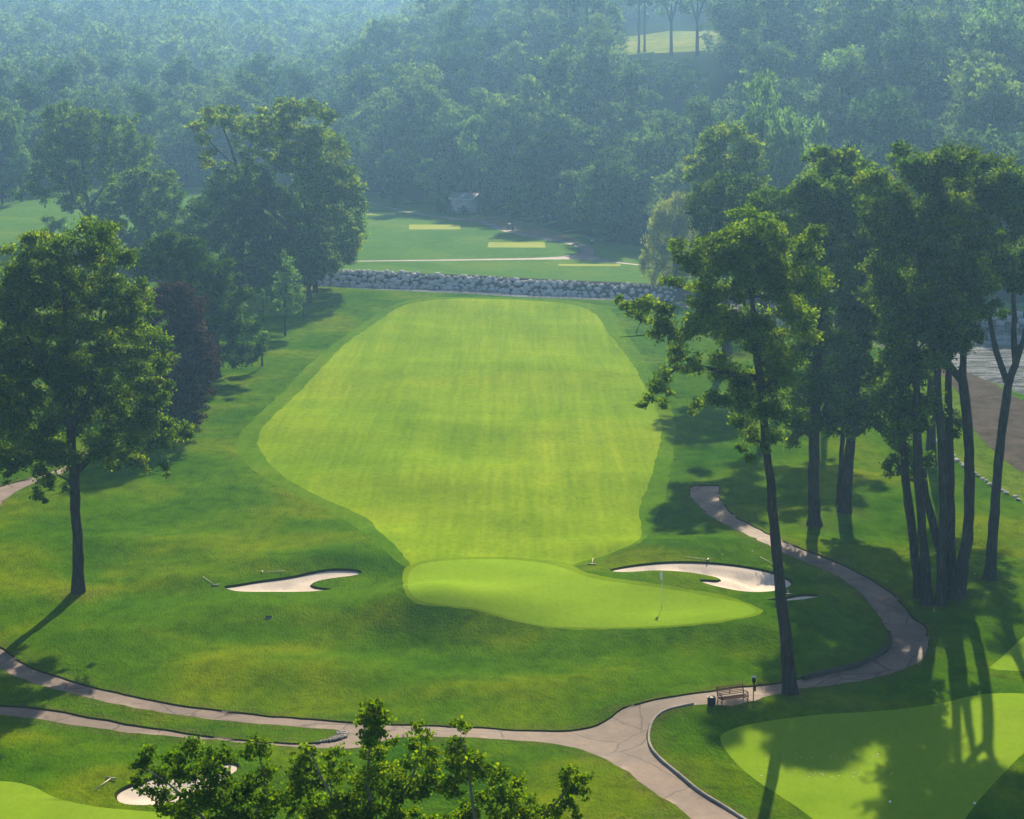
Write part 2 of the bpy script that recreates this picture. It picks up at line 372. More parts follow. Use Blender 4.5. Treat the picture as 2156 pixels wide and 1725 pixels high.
MOUNDS = []   # x, y, sx, sy, amplitude
def mound(px, py, sx, sy, a):
    p = plane(px, py, 0.0); MOUNDS.append((p[0], p[1], sx, sy, a))
mound(900, 1306, 5.5, 4.0, 1.7); mound(1230, 1250, 13, 8, 1.1); mound(1500, 1345, 7, 3.5, 0.85)
mound(385, 1228, 2.6, 2.4, 0.55); mound(610, 1190, 7, 3.2, 0.7); mound(1480, 1165, 9, 3.5, 0.95)
mound(560, 1290, 6, 3, 0.5); mound(300, 1150, 8, 4, 0.5); mound(760, 1150, 4, 5, 0.6); mound(1650, 1300, 4, 4, 0.5)
mound(165, 1245, 2.2, 2.2, 0.25); mound(620, 1410, 7, 3, 0.45); mound(300, 1330, 6, 4, 0.4); mound(1150, 1440, 10, 3, 0.35)
mound(900, 640, 14, 5, 0.5); mound(1000, 780, 18, 8, 0.5); mound(880, 900, 12, 7, 0.4); mound(1150, 1010, 14, 6, 0.35); mound(830, 1010, 6, 8, 0.5)
mound(600, 1620, 8, 4, 0.4); mound(1440, 1560, 3, 6, 0.35); mound(1500, 1490, 6, 2.5, 0.3)
_ph = np.random.default_rng(3).uniform(0, 6.28, (14, 3))
def undul(x, y, wl, seed=0):
    v = 0
    for k in range(5):
        a = _ph[(k + seed) % 14]
        th = a[0]; kk = 2 * np.pi / (wl * (0.7 + 0.15 * k))
        v = v + np.sin(kk * (x * np.cos(th) + y * np.sin(th)) + a[1])
    return v / 3.0
def land(x, y):
    x = np.asarray(x, float); y = np.asarray(y, float)
    h = 0.17 * undul(x, y, 19) + 0.09 * undul(x, y, 8, 4) + 0.028 * undul(x, y, 3.6, 7)
    for mx, my, sx, sy, a in MOUNDS:
        h = h + a * np.exp(-((x - mx) / sx) ** 2 - ((y - my) / sy) ** 2)
    yn, yf = y_near(x), y_far(x)
    h = h * ss((yn - y) / 12.0) + 0.0
    wn_ = 1.6 + 16.0 * ss((x - 26) / 14.0)
    hn = -1.6 * (1 - ss((yn - y + 0.6) / wn_))
    hf = -1.6 + (FAR_Z + 1.6) * ss((y - yf + 0.4) / 3.0)
    mid = (yn + yf) / 2
    h = h + np.where(y < mid, hn, hf)
    d = y - y_foot(x); dp = np.maximum(d, 0)
    r = ss((x + 62) / 62.0)                          # the left wood climbs far back, the right spur stands close
    hill = (27 * ss(dp / 150) + 0.01 * dp + 0.06 * np.maximum(dp - 150, 0)) * r + 0.000125 * dp ** 2 * (1 - r) + 0.5 * undul(x, y, 45, 2) * ss(dp / 30)
    hill = 60 * np.tanh(hill / 60)
    return h + np.where(d > 0, hill, 0)
def at(x, y):
    """ground points under the traced pixels, on the rolling land"""
    x = np.atleast_1d(np.asarray(x, float)); y = np.atleast_1d(np.asarray(y, float))
    P = plane(x, np.maximum(y, 150), 0.0)
    for _ in range(30):
        z = land(P[:, 0], P[:, 1]); Q = plane(x, np.maximum(y, 150), np.minimum(z, CAM_H - 12)); P = P + 0.6 * (Q - P)
    far = np.where(y < 420)[0]
    if len(far):                                     # shallow rays: walk out along each until it meets the hill
        d = ray(x[far], y[far]); d = d / d[:, 1:2]; Y = np.full(len(far), 240.0); hit = np.zeros(len(far), bool)
        for _ in range(420):
            Q = d * Y[:, None]; below = Q[:, 2] + CAM_H < land(Q[:, 0], Q[:, 1])
            hit |= below; Y = np.where(hit, Y, Y + 1.5)
        P[far] = d * Y[:, None] + np.array([0, 0, CAM_H])
    P[:, 2] = land(P[:, 0], P[:, 1]); return P
def at1(x, y): return at(x, y)[0]

# ------------------------------------------------------------------ traced outlines
def smooth_poly(pts, n=2, closed=True):
    P = np.asarray(pts, float)
    for _ in range(n):
        Q = np.roll(P, -1, 0) if closed else P[1:]
        A = P if closed else P[:-1]
        new = np.empty((2 * len(A), P.shape[1])); new[0::2] = 0.75 * A + 0.25 * Q; new[1::2] = 0.25 * A + 0.75 * Q
        P = new if closed else np.vstack([P[:1], new, P[-1:]])
    return P
def resample(P, step, closed=True):
    Q = np.vstack([P, P[:1]]) if closed else P
    s = np.concatenate([[0], np.cumsum(np.linalg.norm(np.diff(Q[:, :2], axis=0), axis=1))])
    n = max(8, int(s[-1] / step)); t = np.linspace(0, s[-1], n, endpoint=not closed)
    return np.stack([np.interp(t, s, Q[:, k]) for k in range(Q.shape[1])], 1)
def region(pts, step=0.6, sm=2):
    P = smooth_poly(pts, sm) if sm else np.asarray(pts, float)
    W = at(P[:, 0], P[:, 1]); return resample(W[:, :2], step)
def inside(poly, X, Y):
    c = np.zeros(len(X), bool); n = len(poly)
    x0, y0 = poly[:, 0].min(), poly[:, 1].min(); x1, y1 = poly[:, 0].max(), poly[:, 1].max()
    idx = np.where((X >= x0) & (X <= x1) & (Y >= y0) & (Y <= y1))[0]
    if not len(idx): return c
    px, py = X[idx], Y[idx]; cc = np.zeros(len(idx), bool)
    for i in range(n):
        xa, ya = poly[i]; xb, yb = poly[(i + 1) % n]
        if ya == yb: continue
        m = ((ya > py) != (yb > py)) & (px < (xb - xa) * (py - ya) / (yb - ya) + xa)
        cc ^= m
    c[idx] = cc; return c
def dist_poly(poly, X, Y):
    d = np.full(len(X), 1e9); n = len(poly)
    for i in range(n):
        a = poly[i]; b = poly[(i + 1) % n]; ab = b - a; L = ab @ ab + 1e-12
        t = np.clip(((X - a[0]) * ab[0] + (Y - a[1]) * ab[1]) / L, 0, 1)
        d = np.minimum(d, np.hypot(X - a[0] - t * ab[0], Y - a[1] - t * ab[1]))
    return d
def inset(poly, d):
    Q = np.roll(poly, -1, 0); Pm = np.roll(poly, 1, 0)
    T = Q - Pm; T /= np.linalg.norm(T, axis=1)[:, None] + 1e-9
    area = 0.5 * np.sum(poly[:, 0] * Q[:, 1] - Q[:, 0] * poly[:, 1])
    Nn = np.stack([-T[:, 1], T[:, 0]], 1) * (1 if area > 0 else -1)
    R = poly + Nn * d
    ok = inside(poly, R[:, 0], R[:, 1]) & (dist_poly(poly, R[:, 0], R[:, 1]) > d * 0.8)
    return R[ok]

main_path = [(-60, 1325), (0, 1360), (36, 1388), (108, 1421), (216, 1451), (306, 1471), (432, 1493), (576, 1507), (690, 1516), (755, 1521), (906, 1527), (996, 1530), (1140, 1539), (1212, 1536), (1266, 1525), (1288, 1506), (1309, 1491), (1356, 1476), (1410, 1466), (1466, 1458), (1506, 1453), (1596, 1441), (1650, 1436), (1715, 1422), (1776, 1410), (1830, 1392), (1866, 1370), (1877, 1352), (1873, 1334), (1851, 1298), (1830, 1273), (1812, 1248), (1776, 1219), (1722, 1194), (1668, 1172), (1625, 1152), (1578, 1128), (1524, 1104), (1488, 1081), (1457, 1052), (1449, 1033), (1453, 1022), (1457, 1021), (1512, 1021), (1517, 1022), (1511, 1036), (1520, 1060), (1549, 1088), (1590, 1108), (1650, 1140), (1704, 1160), (1758, 1181), (1812, 1205), (1862, 1237), (1884, 1250), (1913, 1288), (1927, 1303), (1945, 1311), (1956, 1334), (1958, 1358), (1952, 1381), (1920, 1404), (1848, 1426), (1776, 1440), (1686, 1449), (1646, 1458), (1610, 1465), (1606, 1471), (1581, 1476), (1535, 1487), (1506, 1485), (1488, 1482), (1452, 1484), (1416, 1493), (1392, 1499), (1374, 1518), (1366, 1547), (1370, 1572), (1392, 1597), (1428, 1625), (1470, 1662), (1524, 1694), (1571, 1725), (1640, 1768), (1560, 1800), (1453, 1725), (1428, 1701), (1374, 1665), (1320, 1626), (1284, 1604), (1230, 1579), (1176, 1566), (1122, 1561), (992, 1552), (900, 1550), (830, 1552), (800, 1565), (756, 1575), (648, 1575), (540, 1566), (396, 1552), (288, 1545), (180, 1530), (72, 1514), (0, 1505), (-80, 1502), (-80, 1480), (0, 1484), (72, 1489), (144, 1500), (252, 1521), (396, 1545), (540, 1559), (640, 1565), (690, 1561), (728, 1553), (734, 1545), (725, 1538), (612, 1530), (468, 1518), (313, 1496), (180, 1467), (86, 1444), (0, 1410), (-60, 1370)]
side_path = [(-60, 1035), (0, 1023.6), (50, 1009), (83, 1002), (130, 985), (180, 950), (200, 930), (215, 938), (190, 965), (130, 998), (83, 1013), (54, 1024), (22, 1043), (0, 1063), (-60, 1110)]
far_path = [(740, 415), (762, 421), (798, 430), (852, 443), (906, 453.5), (960, 458.5), (1005, 463), (1032, 468), (1061, 478), (1108, 491), (1158, 501), (1212, 511.5), (1243, 518), (1254, 527), (1247, 537), (1266, 545), (1302, 551.5), (1346, 556.5), (1420, 564), (1420, 567), (1346, 558.5), (1284, 552.5), (1230, 546), (1122, 546.5), (942, 549), (730, 551), (640, 553), (640, 551), (730, 549), (942, 546), (1122, 543), (1178, 540.5), (1212, 536), (1225, 529), (1219, 522), (1194, 512.5), (1140, 503.5), (1086, 494.5), (1043, 482), (1014, 470), (978, 463.5), (906, 457), (852, 447), (798, 433.5), (762, 425), (740, 420)]
fairway = [(861, 1183), (834, 1151), (805, 1125), (791, 1111), (776, 1090), (684, 1052), (612, 1016), (569, 980), (547, 948), (540, 928), (554, 894), (612, 844), (684, 768), (720, 728), (776, 690), (812, 665), (834, 649), (870, 636), (942, 629), (1050, 629), (1158, 635), (1212, 642), (1248, 656), (1266, 674), (1280, 703), (1302, 725), (1330, 765), (1352, 800), (1375, 845), (1385, 876), (1395, 894), (1390, 930), (1377, 984), (1363, 1031), (1349, 1056), (1343, 1085), (1353, 1121), (1349, 1135), (1320, 1153), (1266, 1173), (1225, 1182), (1204, 1190), (1195, 1196), (1050, 1190), (900, 1200), (862, 1192)]
semi = [(845, 1195), (800, 1150), (745, 1105), (676, 1068), (600, 1032), (540, 998), (504, 962), (493, 938), (511, 905), (540, 876), (594, 829), (648, 768), (702, 725), (765, 680), (810, 650), (850, 632), (920, 625), (1050, 625), (1170, 630), (1240, 637), (1290, 650), (1310, 690), (1330, 720), (1365, 770), (1400, 830), (1421, 880), (1420, 950), (1410, 1006), (1395, 1063), (1372, 1105), (1360, 1135), (1325, 1158), (1266, 1178), (1200, 1195), (1050, 1195), (900, 1205)]
green = [(857, 1208), (859, 1241), (874, 1262), (906, 1271), (964, 1276), (1007, 1281), (1050, 1293), (1104, 1310), (1158, 1319), (1230, 1322), (1338, 1320), (1418, 1316.5), (1488, 1310), (1550, 1301), (1589, 1292), (1594, 1284), (1562, 1269), (1490, 1255), (1394, 1238), (1320, 1229), (1250, 1219), (1219, 1208), (1190, 1197), (1158, 1188), (1104, 1180), (1050, 1177), (978, 1178), (906, 1183), (877, 1191)]
fringe = [(848, 1200), (845, 1222), (852, 1250), (868, 1268), (904, 1276), (964, 1280), (1003, 1285), (1046, 1297), (1100, 1314), (1156, 1323), (1230, 1326), (1338, 1324), (1420, 1320.5), (1492, 1314), (1560, 1304), (1600, 1294), (1606, 1286), (1598, 1279), (1550, 1259), (1466, 1243), (1394, 1231), (1330, 1222), (1260, 1212), (1225, 1203), (1205, 1191), (1190, 1184), (1110, 1174), (1050, 1172), (975, 1173), (900, 1178), (866, 1187)]
right_green = [(1515, 1554), (1519, 1545), (1542, 1534), (1596, 1521), (1668, 1511), (1740, 1503), (1812, 1500), (1884, 1495), (1956, 1485), (2010, 1475), (2046, 1464), (2100, 1459), (2156, 1460), (2240, 1468), (2250, 1520), (2156, 1583), (2111, 1630), (2064, 1680), (2031, 1725), (1990, 1790), (1800, 1800), (1715, 1725), (1650, 1680), (1596, 1647), (1553, 1611), (1524, 1576)]
edge_green = [(2078, 1410), (2090, 1400), (2118, 1377), (2156, 1338), (2230, 1285), (2300, 1330), (2270, 1420), (2156, 1413)]
left_green = [(-80, 1646), (0, 1644), (36, 1647), (72, 1656), (101, 1673), (126, 1683), (173, 1694), (216, 1701), (288, 1707), (378, 1713), (468, 1719), (560, 1740), (560, 1800), (-80, 1800)]
left_far_fair = [(-200, 560), (-60, 540), (20, 535), (45, 560), (30, 620), (10, 680), (-60, 720), (-200, 740)]
bunkers = [
 ('B1', [(466, 1234), (480, 1241), (504, 1246), (576, 1246), (648, 1246), (690, 1242.5), (702, 1239), (672, 1237), (657, 1233), (655, 1229), (668, 1223), (702, 1216.5), (745, 1212), (761, 1207), (763, 1203), (749, 1198), (702, 1196), (666, 1201), (612, 1214), (540, 1223), (497, 1231)]),
 ('B2', [(1277, 1201.5), (1298, 1195), (1346, 1187), (1394, 1182.5), (1442, 1181), (1490, 1182.5), (1538, 1187), (1586, 1194), (1622, 1202), (1646, 1212), (1663, 1219), (1672, 1227), (1658, 1237), (1634, 1244), (1598, 1247), (1562, 1245), (1526, 1238.5), (1490, 1230), (1468, 1222), (1480, 1219), (1510, 1222), (1518, 1219), (1500, 1213), (1454, 1205), (1418, 1202), (1382, 1200.5), (1346, 1203), (1310, 1205)]),
 ('B3', [(1604, 1262), (1634, 1260), (1658, 1256), (1682, 1251), (1718, 1251), (1729, 1254), (1706, 1260), (1670, 1264), (1634, 1265)]),
 ('B4', [(238, 1674), (248, 1662), (277, 1649), (324, 1633), (378, 1622), (432, 1615), (468, 1606), (490, 1602.5), (507, 1609), (500, 1622), (475, 1637), (450, 1658), (414, 1676), (371, 1691), (324, 1695), (274, 1695), (248, 1689)])]
tees = [[(861, 473), (969, 473), (970, 483), (861, 483)], [(1029, 510), (1146, 510), (1149, 521.5), (1026, 521)], [(1178, 556), (1308, 556), (1306, 560.5), (1172, 560)], [(772, 447), (832, 447.5), (832, 453), (772, 453)]]
island_gravel = [(660, 1564), (690, 1561), (728, 1553), (734, 1545), (725, 1538), (705, 1541), (711, 1547), (695, 1556)]
dry_bank = [(990, 460), (1035, 455), (1075, 458), (1130, 476), (1190, 493), (1230, 508), (1200, 508), (1140, 499), (1086, 488), (1043, 474), (1010, 465)]
beach = [(2030, 778), (2090, 805), (2156, 848), (2400, 960), (2400, 1080), (2156, 1000), (2110, 965), (2065, 925), (2035, 880), (2025, 830), (1960, 770), (1930, 750)]
stone_line = [(1870, 860), (1905, 880), (1945, 905), (1975, 935), (2000, 960), (2030, 985), (2060, 1005), (2100, 1030), (2140, 1050), (2180, 1070), (2300, 1120)]
bank_zone = stone_line + [(2400, 1080), (2156, 1000), (2110, 965), (2065, 925), (2035, 880), (2025, 830), (1960, 770), (1900, 745), (1850, 760), (1840, 820)]

REG = []          # (key, polygon) in order of priority
B_POLY = {}
for nm, pts in bunkers:
    B_POLY[nm] = region(pts, 0.3); REG.append((nm, B_POLY[nm]))
def fray(P, a):
    rg_ = np.random.default_rng(11); q = rg_.normal(size=P.shape) * a
    return P + 0.5 * q + 0.5 * np.roll(q, 1, 0)
P_MAIN = fray(region(main_path, 0.6), .075); P_SIDE = fray(region(side_path, 0.8), .06)
P_FAR = region(far_path, 1.0, 1)
GRAV = region(island_gravel, 0.3, 1)
REG += [('gravel', GRAV), ('path', P_MAIN), ('path', P_SIDE), ('far_path', P_FAR)]
for t in tees: REG.append(('tee', region(t, 1.0, 0)))
REG += [('green', fray(region(green, 0.5), .03)), ('fringe', fray(region(fringe, 0.5), .08)), ('right_green', region(right_green, 0.6)), ('edge_green', region(edge_green, 0.6)),
        ('left_green', region(left_green, 0.6)), ('fairway', fray(region(fairway, 0.7), .07)), ('semi', fray(region(semi, 0.7), .1)), ('fairway', region(left_far_fair, 2)), ('dry', region(dry_bank, 1.0)),
        ('beach', region(beach, 1.0)), ('bank', region(bank_zone, 1.0, 1))]

def sink(X, Y):
    """bunkers cut into the land, paths set a little below the turf"""
    z = np.zeros(len(X))
    for nm, P in B_POLY.items():
        m = inside(P, X, Y)
        if m.any():
            d = dist_poly(P, X[m], Y[m])
            deep = {'B1': 0.55, 'B2': 0.75, 'B3': 0.35, 'B4': 0.5}[nm]
            z[m] -= 0.13 * np.clip(d / 0.12, 0, 1) + (deep - .13) * ss(np.clip(d - 0.12, 0, None) / 2.8) 
    for P, dz in ((P_MAIN, 0.07), (P_SIDE, 0.06), (P_FAR, 0.03)):
        m = inside(P, X, Y)
        if m.any(): z[m] -= dz * np.clip(dist_poly(P, X[m], Y[m]) / 0.07, 0, 1)
    return z

# ------------------------------------------------------------------ one triangulated land, cut along every outline
def grid(x0, x1, y0, y1, st, jit=0.25, wedge=True, lo=None):
    X, Y = np.meshgrid(np.arange(x0, x1, st), np.arange(y0, y1, st)); X = X.ravel(); Y = Y.ravel()
    X = X + rng.uniform(-jit, jit, len(X)) * st; Y = Y + rng.uniform(-jit, jit, len(Y)) * st
    if wedge:
        k = np.abs(X) < 0.262 * Y + 9; X, Y = X[k], Y[k]
    return np.stack([X, Y], 1)
pts = [grid(-70, 70, 95, 205, 0.75), grid(-90, 90, 205, 262, 1.2), grid(-110, 110, 262, 355, 2.2), grid(-280, 280, 355, 1020, 7)]
G = np.vstack(pts)
co = grid(-420, 420, -60, 1150, 22, 0.1, False)
k = ~((np.abs(co[:, 0]) < 0.262 * co[:, 1] + 20) & (co[:, 1] > 92) & (co[:, 1] < 1025))
G = np.vstack([G, co[k]])
# rows along the creek banks
xs = np.arange(-75, 75, 0.9)
for off in (-3.5, -1.8, -0.9, -0.3, 0.3, 1.0): G = np.vstack([G, np.stack([xs, y_near(xs) + off], 1)])
for off in (-0.8, 0.0, 0.7, 1.4, 2.1, 2.8, 3.6): G = np.vstack([G, np.stack([xs, y_far(xs) + off], 1)])
cons = []; 
rings = [(p, True) for _, p in REG]
for nm, P in B_POLY.items():
    for d in (0.13, 0.5, 1.0, 1.7): rings.append((inset(P, d), False))
for P, d in ((P_MAIN, 0.08), (P_SIDE, 0.08), (P_FAR, 0.08)): rings.append((inset(P, d), False))
allp = np.vstack([p for p, _ in rings])
# thin the free points that fall close to an outline
keep = np.ones(len(G), bool)
cell = {}
for (x, y) in allp: cell.setdefault((int(x // 1), int(y // 1)), []).append((x, y))
for i, (x, y) in enumerate(G):
    cx_, cy_ = int(x // 1), int(y // 1)
    for a in (-1, 0, 1):
        for b in (-1, 0, 1):
            for (qx, qy) in cell.get((cx_ + a, cy_ + b), ()):
                if (qx - x) ** 2 + (qy - y) ** 2 < 0.09: keep[i] = False
G = G[keep]
V2 = [tuple(p) for p in G]; E2 = []
for p, closed in rings:
    s = len(V2); n = len(p); V2 += [tuple(q) for q in p]
    if closed: E2 += [(s + i, s + (i + 1) % n) for i in range(n)]
r = delaunay_2d_cdt([Vector(v) for v in V2], E2, [], 0, 0.004)
LV = np.array([tuple(v) for v in r[0]]); LT = np.array([tuple(f) for f in r[2]], np.int32)
LZ = land(LV[:, 0], LV[:, 1]) + sink(LV[:, 0], LV[:, 1])
LV3 = np.column_stack([LV, LZ])
C = LV[LT].mean(1)
a_, b_, c_ = LV[LT[:, 0]], LV[LT[:, 1]], LV[LT[:, 2]]
ar = (b_[:, 0] - a_[:, 0]) * (c_[:, 1] - a_[:, 1]) - (b_[:, 1] - a_[:, 1]) * (c_[:, 0] - a_[:, 0])
LT[ar < 0] = LT[ar < 0][:, ::-1]
key = np.array(['ground'] * len(LT), dtype=object); done = np.zeros(len(LT), bool)
for kname, P in REG:
    m = inside(P, C[:, 0], C[:, 1]) & ~done
    key[m] = kname; done |= m
free = ~done
yn, yf, yft = y_near(C[:, 0]), y_far(C[:, 0]), y_foot(C[:, 0])
for P, dd in [(P_MAIN, .085), (P_SIDE, .085)] + [(q, .135) for q in B_POLY.values()]:      # cut turf edge: dark soil, with the lip's shade put into its colour
    mi = np.where(inside(P, C[:, 0], C[:, 1]))[0]; dm = dist_poly(P, C[mi, 0], C[mi, 1]); key[mi[dm < dd * .7]] = 'soil'
key[free & (C[:, 1] > yn - 1.0) & (C[:, 1] < yf + 2.9)] = 'bed'
key[free & (C[:, 1] >= yf + 2.9) & (C[:, 1] < yft)] = 'lawn'
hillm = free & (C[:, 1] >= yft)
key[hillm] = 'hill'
# sunlit meadow on the hill, seen between the trunks
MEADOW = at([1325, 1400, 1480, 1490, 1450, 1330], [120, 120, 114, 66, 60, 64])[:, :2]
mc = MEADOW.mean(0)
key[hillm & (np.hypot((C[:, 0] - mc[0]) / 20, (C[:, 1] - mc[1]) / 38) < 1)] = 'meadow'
TREE_FEET = at([1665, 1715, 1778, 1936, 1953, 1999, 1978, 2004, 2010, 2084, 165], [1460, 1105, 1077, 1258, 1271, 1240, 1273, 1240, 1256, 1220, 1246])[:, :2]
def land_obj(keys, name, mat, label, cat, kind='structure'):
    m = np.isin(key, keys)
    T = LT[m]; u, inv = np.unique(T, return_inverse=True)
    o = mesh_obj(name, LV3[u], inv.reshape(-1, 3), mat, smooth=True)
    if name == 'ground':
        p = LV[u]; wv = np.zeros(len(p)); near = np.where(p[:, 1] < 260)[0]
        for P, a in ((P_MAIN, .75), (P_SIDE, .6)): wv[near] = np.maximum(wv[near], a * np.exp(-np.maximum(0, dist_poly(P, p[near, 0], p[near, 1]) - .1) / .55))
        for tx, ty in TREE_FEET: wv = np.maximum(wv, .8 * np.exp(-(np.hypot(p[:, 0] - tx, p[:, 1] - ty) / 1.6) ** 2))
        at_ = o.data.attributes.new('wear', 'FLOAT', 'POINT'); at_.data.foreach_set('value', wv.astype(np.float32))
    return tag(o, label, cat, None, kind)
land_obj(['ground'], 'ground', M['rough'], 'deep green rolling rough grass around the fairway and putting green', 'grass')
land_obj(['lawn'], 'lawn', M['lawn'], 'blue-green mown lawn around the far tee pads across the creek', 'grass')
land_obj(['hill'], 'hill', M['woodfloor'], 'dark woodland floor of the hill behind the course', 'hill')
land_obj(['meadow'], 'meadow', M['meadow'], 'sunlit yellow-green clearing high on the wooded hill', 'grass')
land_obj(['bed'], 'creek_bed', M['bed'], 'dark stony bank and bed of the creek below the boulders', 'ground')
land_obj(['fairway'], 'fairway', M['fairway'], 'bright yellow-green striped fairway running to the creek', 'fairway')
land_obj(['semi'], 'fairway_border', M['semi'], 'mid-green band of semi-rough around the bright fairway', 'grass')
land_obj(['green'], 'putting_green', M['green'], 'smooth putting green with the white flag between two bunkers', 'putting green')
land_obj(['fringe'], 'green_fringe', M['fringe'], 'narrow fringe of short grass around the flagged putting green', 'grass')
land_obj(['right_green'], 'practice_green', M['green'], 'large shaded putting green in the lower right corner', 'putting green')
land_obj(['edge_green'], 'side_green', M['green'], 'small sunlit corner of putting green at the right edge', 'putting green')
land_obj(['left_green'], 'lower_green', M['green'], 'sunlit putting green in the lower left corner', 'putting green')
land_obj(['tee'], 'tee_pad', M['tee'], 'pale rectangular tee pads on the far lawn', 'tee')
land_obj(['dry'], 'dry_slope', M['dry'], 'dry tan grass slope right of the grey shed', 'grass')
land_obj(['beach'], 'river_beach', M['beach'], 'brown gravel beach beside the river at right', 'beach')
land_obj(['bank'], 'river_bank', M['bank'], 'bright shaggy grass bank between the pale stones and the beach', 'grass')
land_obj(['soil'], 'turf_edge', M['soil'], 'cut soil edge of the turf, darkened for lip shade, along the paths and bunkers', 'soil')
land_obj(['far_path'], 'path', M['far_path'], 'pale grey path winding past the shed and tee pads beyond the creek', 'path')
land_obj(['path'], 'path', M['path'], 'worn pinkish cart path curving around the green', 'path')
for nm, lab in (('B1', 'pale sand bunker with a grass tongue left of the green'), ('B2', 'large curved sand bunker behind the flag right of the green'), ('B3', 'small sliver of sand bunker just below the large right bunker'), ('B4', 'oval sand bunker behind the near poplar leaves at lower left')):
    land_obj([nm], 'sand_bunker', M['sand'], lab, 'bunker')
# gravel corner on the path island
gm = land_obj(['gravel'], 'gravel_corner', M['soil'], 'strip of loose pale gravel at the tip of the grass island', 'gravel', 'stuff')

# water sheet
xs = np.arange(-150, 151, 3.0)
ya, yb = y_near(xs) - 4.5, y_far(xs) + 1.0
WV = np.vstack([np.column_stack([xs, ya + (yb - ya) * t, np.full(len(xs), WATER_Z)]) for t in np.linspace(0, 1, 7)])
nx = len(xs)
WF = np.array([(r_ * nx + i, r_ * nx + i + 1, (r_ + 1) * nx + i + 1, (r_ + 1) * nx + i) for r_ in range(6) for i in range(nx - 1)])
tag(mesh_obj('water', WV, WF, M['water'], smooth=True), 'rippled silver river water at right and below the boulder bank', 'water', None, 'structure')

# ------------------------------------------------------------------ foliage and trees
def fnoise(P, scale, rg):
    v = np.zeros(len(P))
    for k in range(5):
        d = rg.normal(size=3); d /= np.linalg.norm(d)
        v += np.sin(P @ d * (2 * np.pi / (scale * rg.uniform(.7, 1.4))) + rg.uniform(0, 6.28))
    return v / 2.2
def unit(n, rg):
    v = rg.normal(size=(n, 3)); return v / np.linalg.norm(v, axis=1)[:, None]
def leaf_faces(Cn, size, rg, out=None, droop=0.0, wid=0.62):
    """diamond leaves centred at Cn"""
    n = len(Cn); d = unit(n, rg); d[:, 2] -= droop; d /= np.linalg.norm(d, axis=1)[:, None]
    nn = unit(n, rg) * 0.9 + (out if out is not None else 0); nn[:, 2] += 0.35
    s = np.cross(d, nn); s /= np.linalg.norm(s, axis=1)[:, None] + 1e-9
    L = size * rg.uniform(0.65, 1.35, n)[:, None]; W = L * wid
    nrm = np.cross(s, d)
    V = np.stack([Cn - d * L * .5, Cn + s * W * .5 - d * L * .08 + nrm * L * .08, Cn + d * L * .5, Cn - s * W * .5 - d * L * .08 + nrm * L * .08], 1).reshape(-1, 3)
    F = np.arange(4 * n, dtype=np.int32).reshape(-1, 4)
    return V, F
def foliage(lobes, leaf, rg, cover=3.0, clump=0.55, gap=0.25, droop=0.0, wid=0.62, hang=0.0, ow=1.0):
    """lobes: (cx,cy,cz,rx,ry,rz). Returns leaf mesh arrays, tint per leaf, clump centres"""
    Vs, Ts, CC = [], [], []; nv = 0
    seed = rg.integers(1 << 30)
    for (x, y, z, rx, ry, rz) in lobes:
        area = np.pi * rx * rz
        nleaf = max(10, int(area * cover / (leaf * leaf * wid * 0.5)))
        cr = min(clump, 0.55 * min(rx, ry, rz))
        ncl = max(3, int(6.5 * (rx * ry * rz) ** (2 / 3) / cr ** 2 * 0.42))
        u = unit(ncl, rg); rad = rg.uniform(0, 1, ncl) ** 0.36
        bumpy = 1 + 0.22 * fnoise(u * 2.2 + np.array([x, y, z]), 2.0, np.random.default_rng(seed))
        P = u * (rad * bumpy)[:, None] * np.array([rx, ry, rz]) * 0.93 + np.array([x, y, z])
        g = fnoise(P, 2.6 * max(cr, 0.35) * 2, np.random.default_rng(seed + 1))
        kp = g > (-1.0 + 2.0 * gap) * 0.55
        if kp.sum() < 3: kp[:] = True
        P = P[kp]; u = u[kp]; ncl = len(P)
        tc = np.clip(rg.normal(0.48, 0.14, ncl), 0, 1)
        k = rg.integers(0, ncl, nleaf)
        off = rg.normal(size=(nleaf, 3)) * np.array([1, 1, 0.62]) * cr * 0.55
        if hang: off[:, 2] -= np.abs(rg.normal(size=nleaf)) * hang
        Cn = P[k] + off
        V, F = leaf_faces(Cn, leaf, rg, u[k] * ow + off / cr * 0.25 * ow, droop, wid)
        Vs.append(V); Ts.append(np.clip(tc[k] + rg.normal(0, 0.16, nleaf), 0, 1)); CC.append(P)
    V = np.vstack(Vs); F = np.arange(len(V), dtype=np.int32).reshape(-1, 4)
    return V, F, np.concatenate(Ts), CC
def wander(a, b, n, amp, rg, sag=0.0):
    t = np.linspace(0, 1, n)[:, None]; P = a * (1 - t) + b * t
    P[1:-1] += rg.normal(size=(n - 2, 3)) * amp * np.linalg.norm(b - a)
    P[:, 2:] += sag * np.linalg.norm(b - a) * (4 * t * (1 - t))
    return P
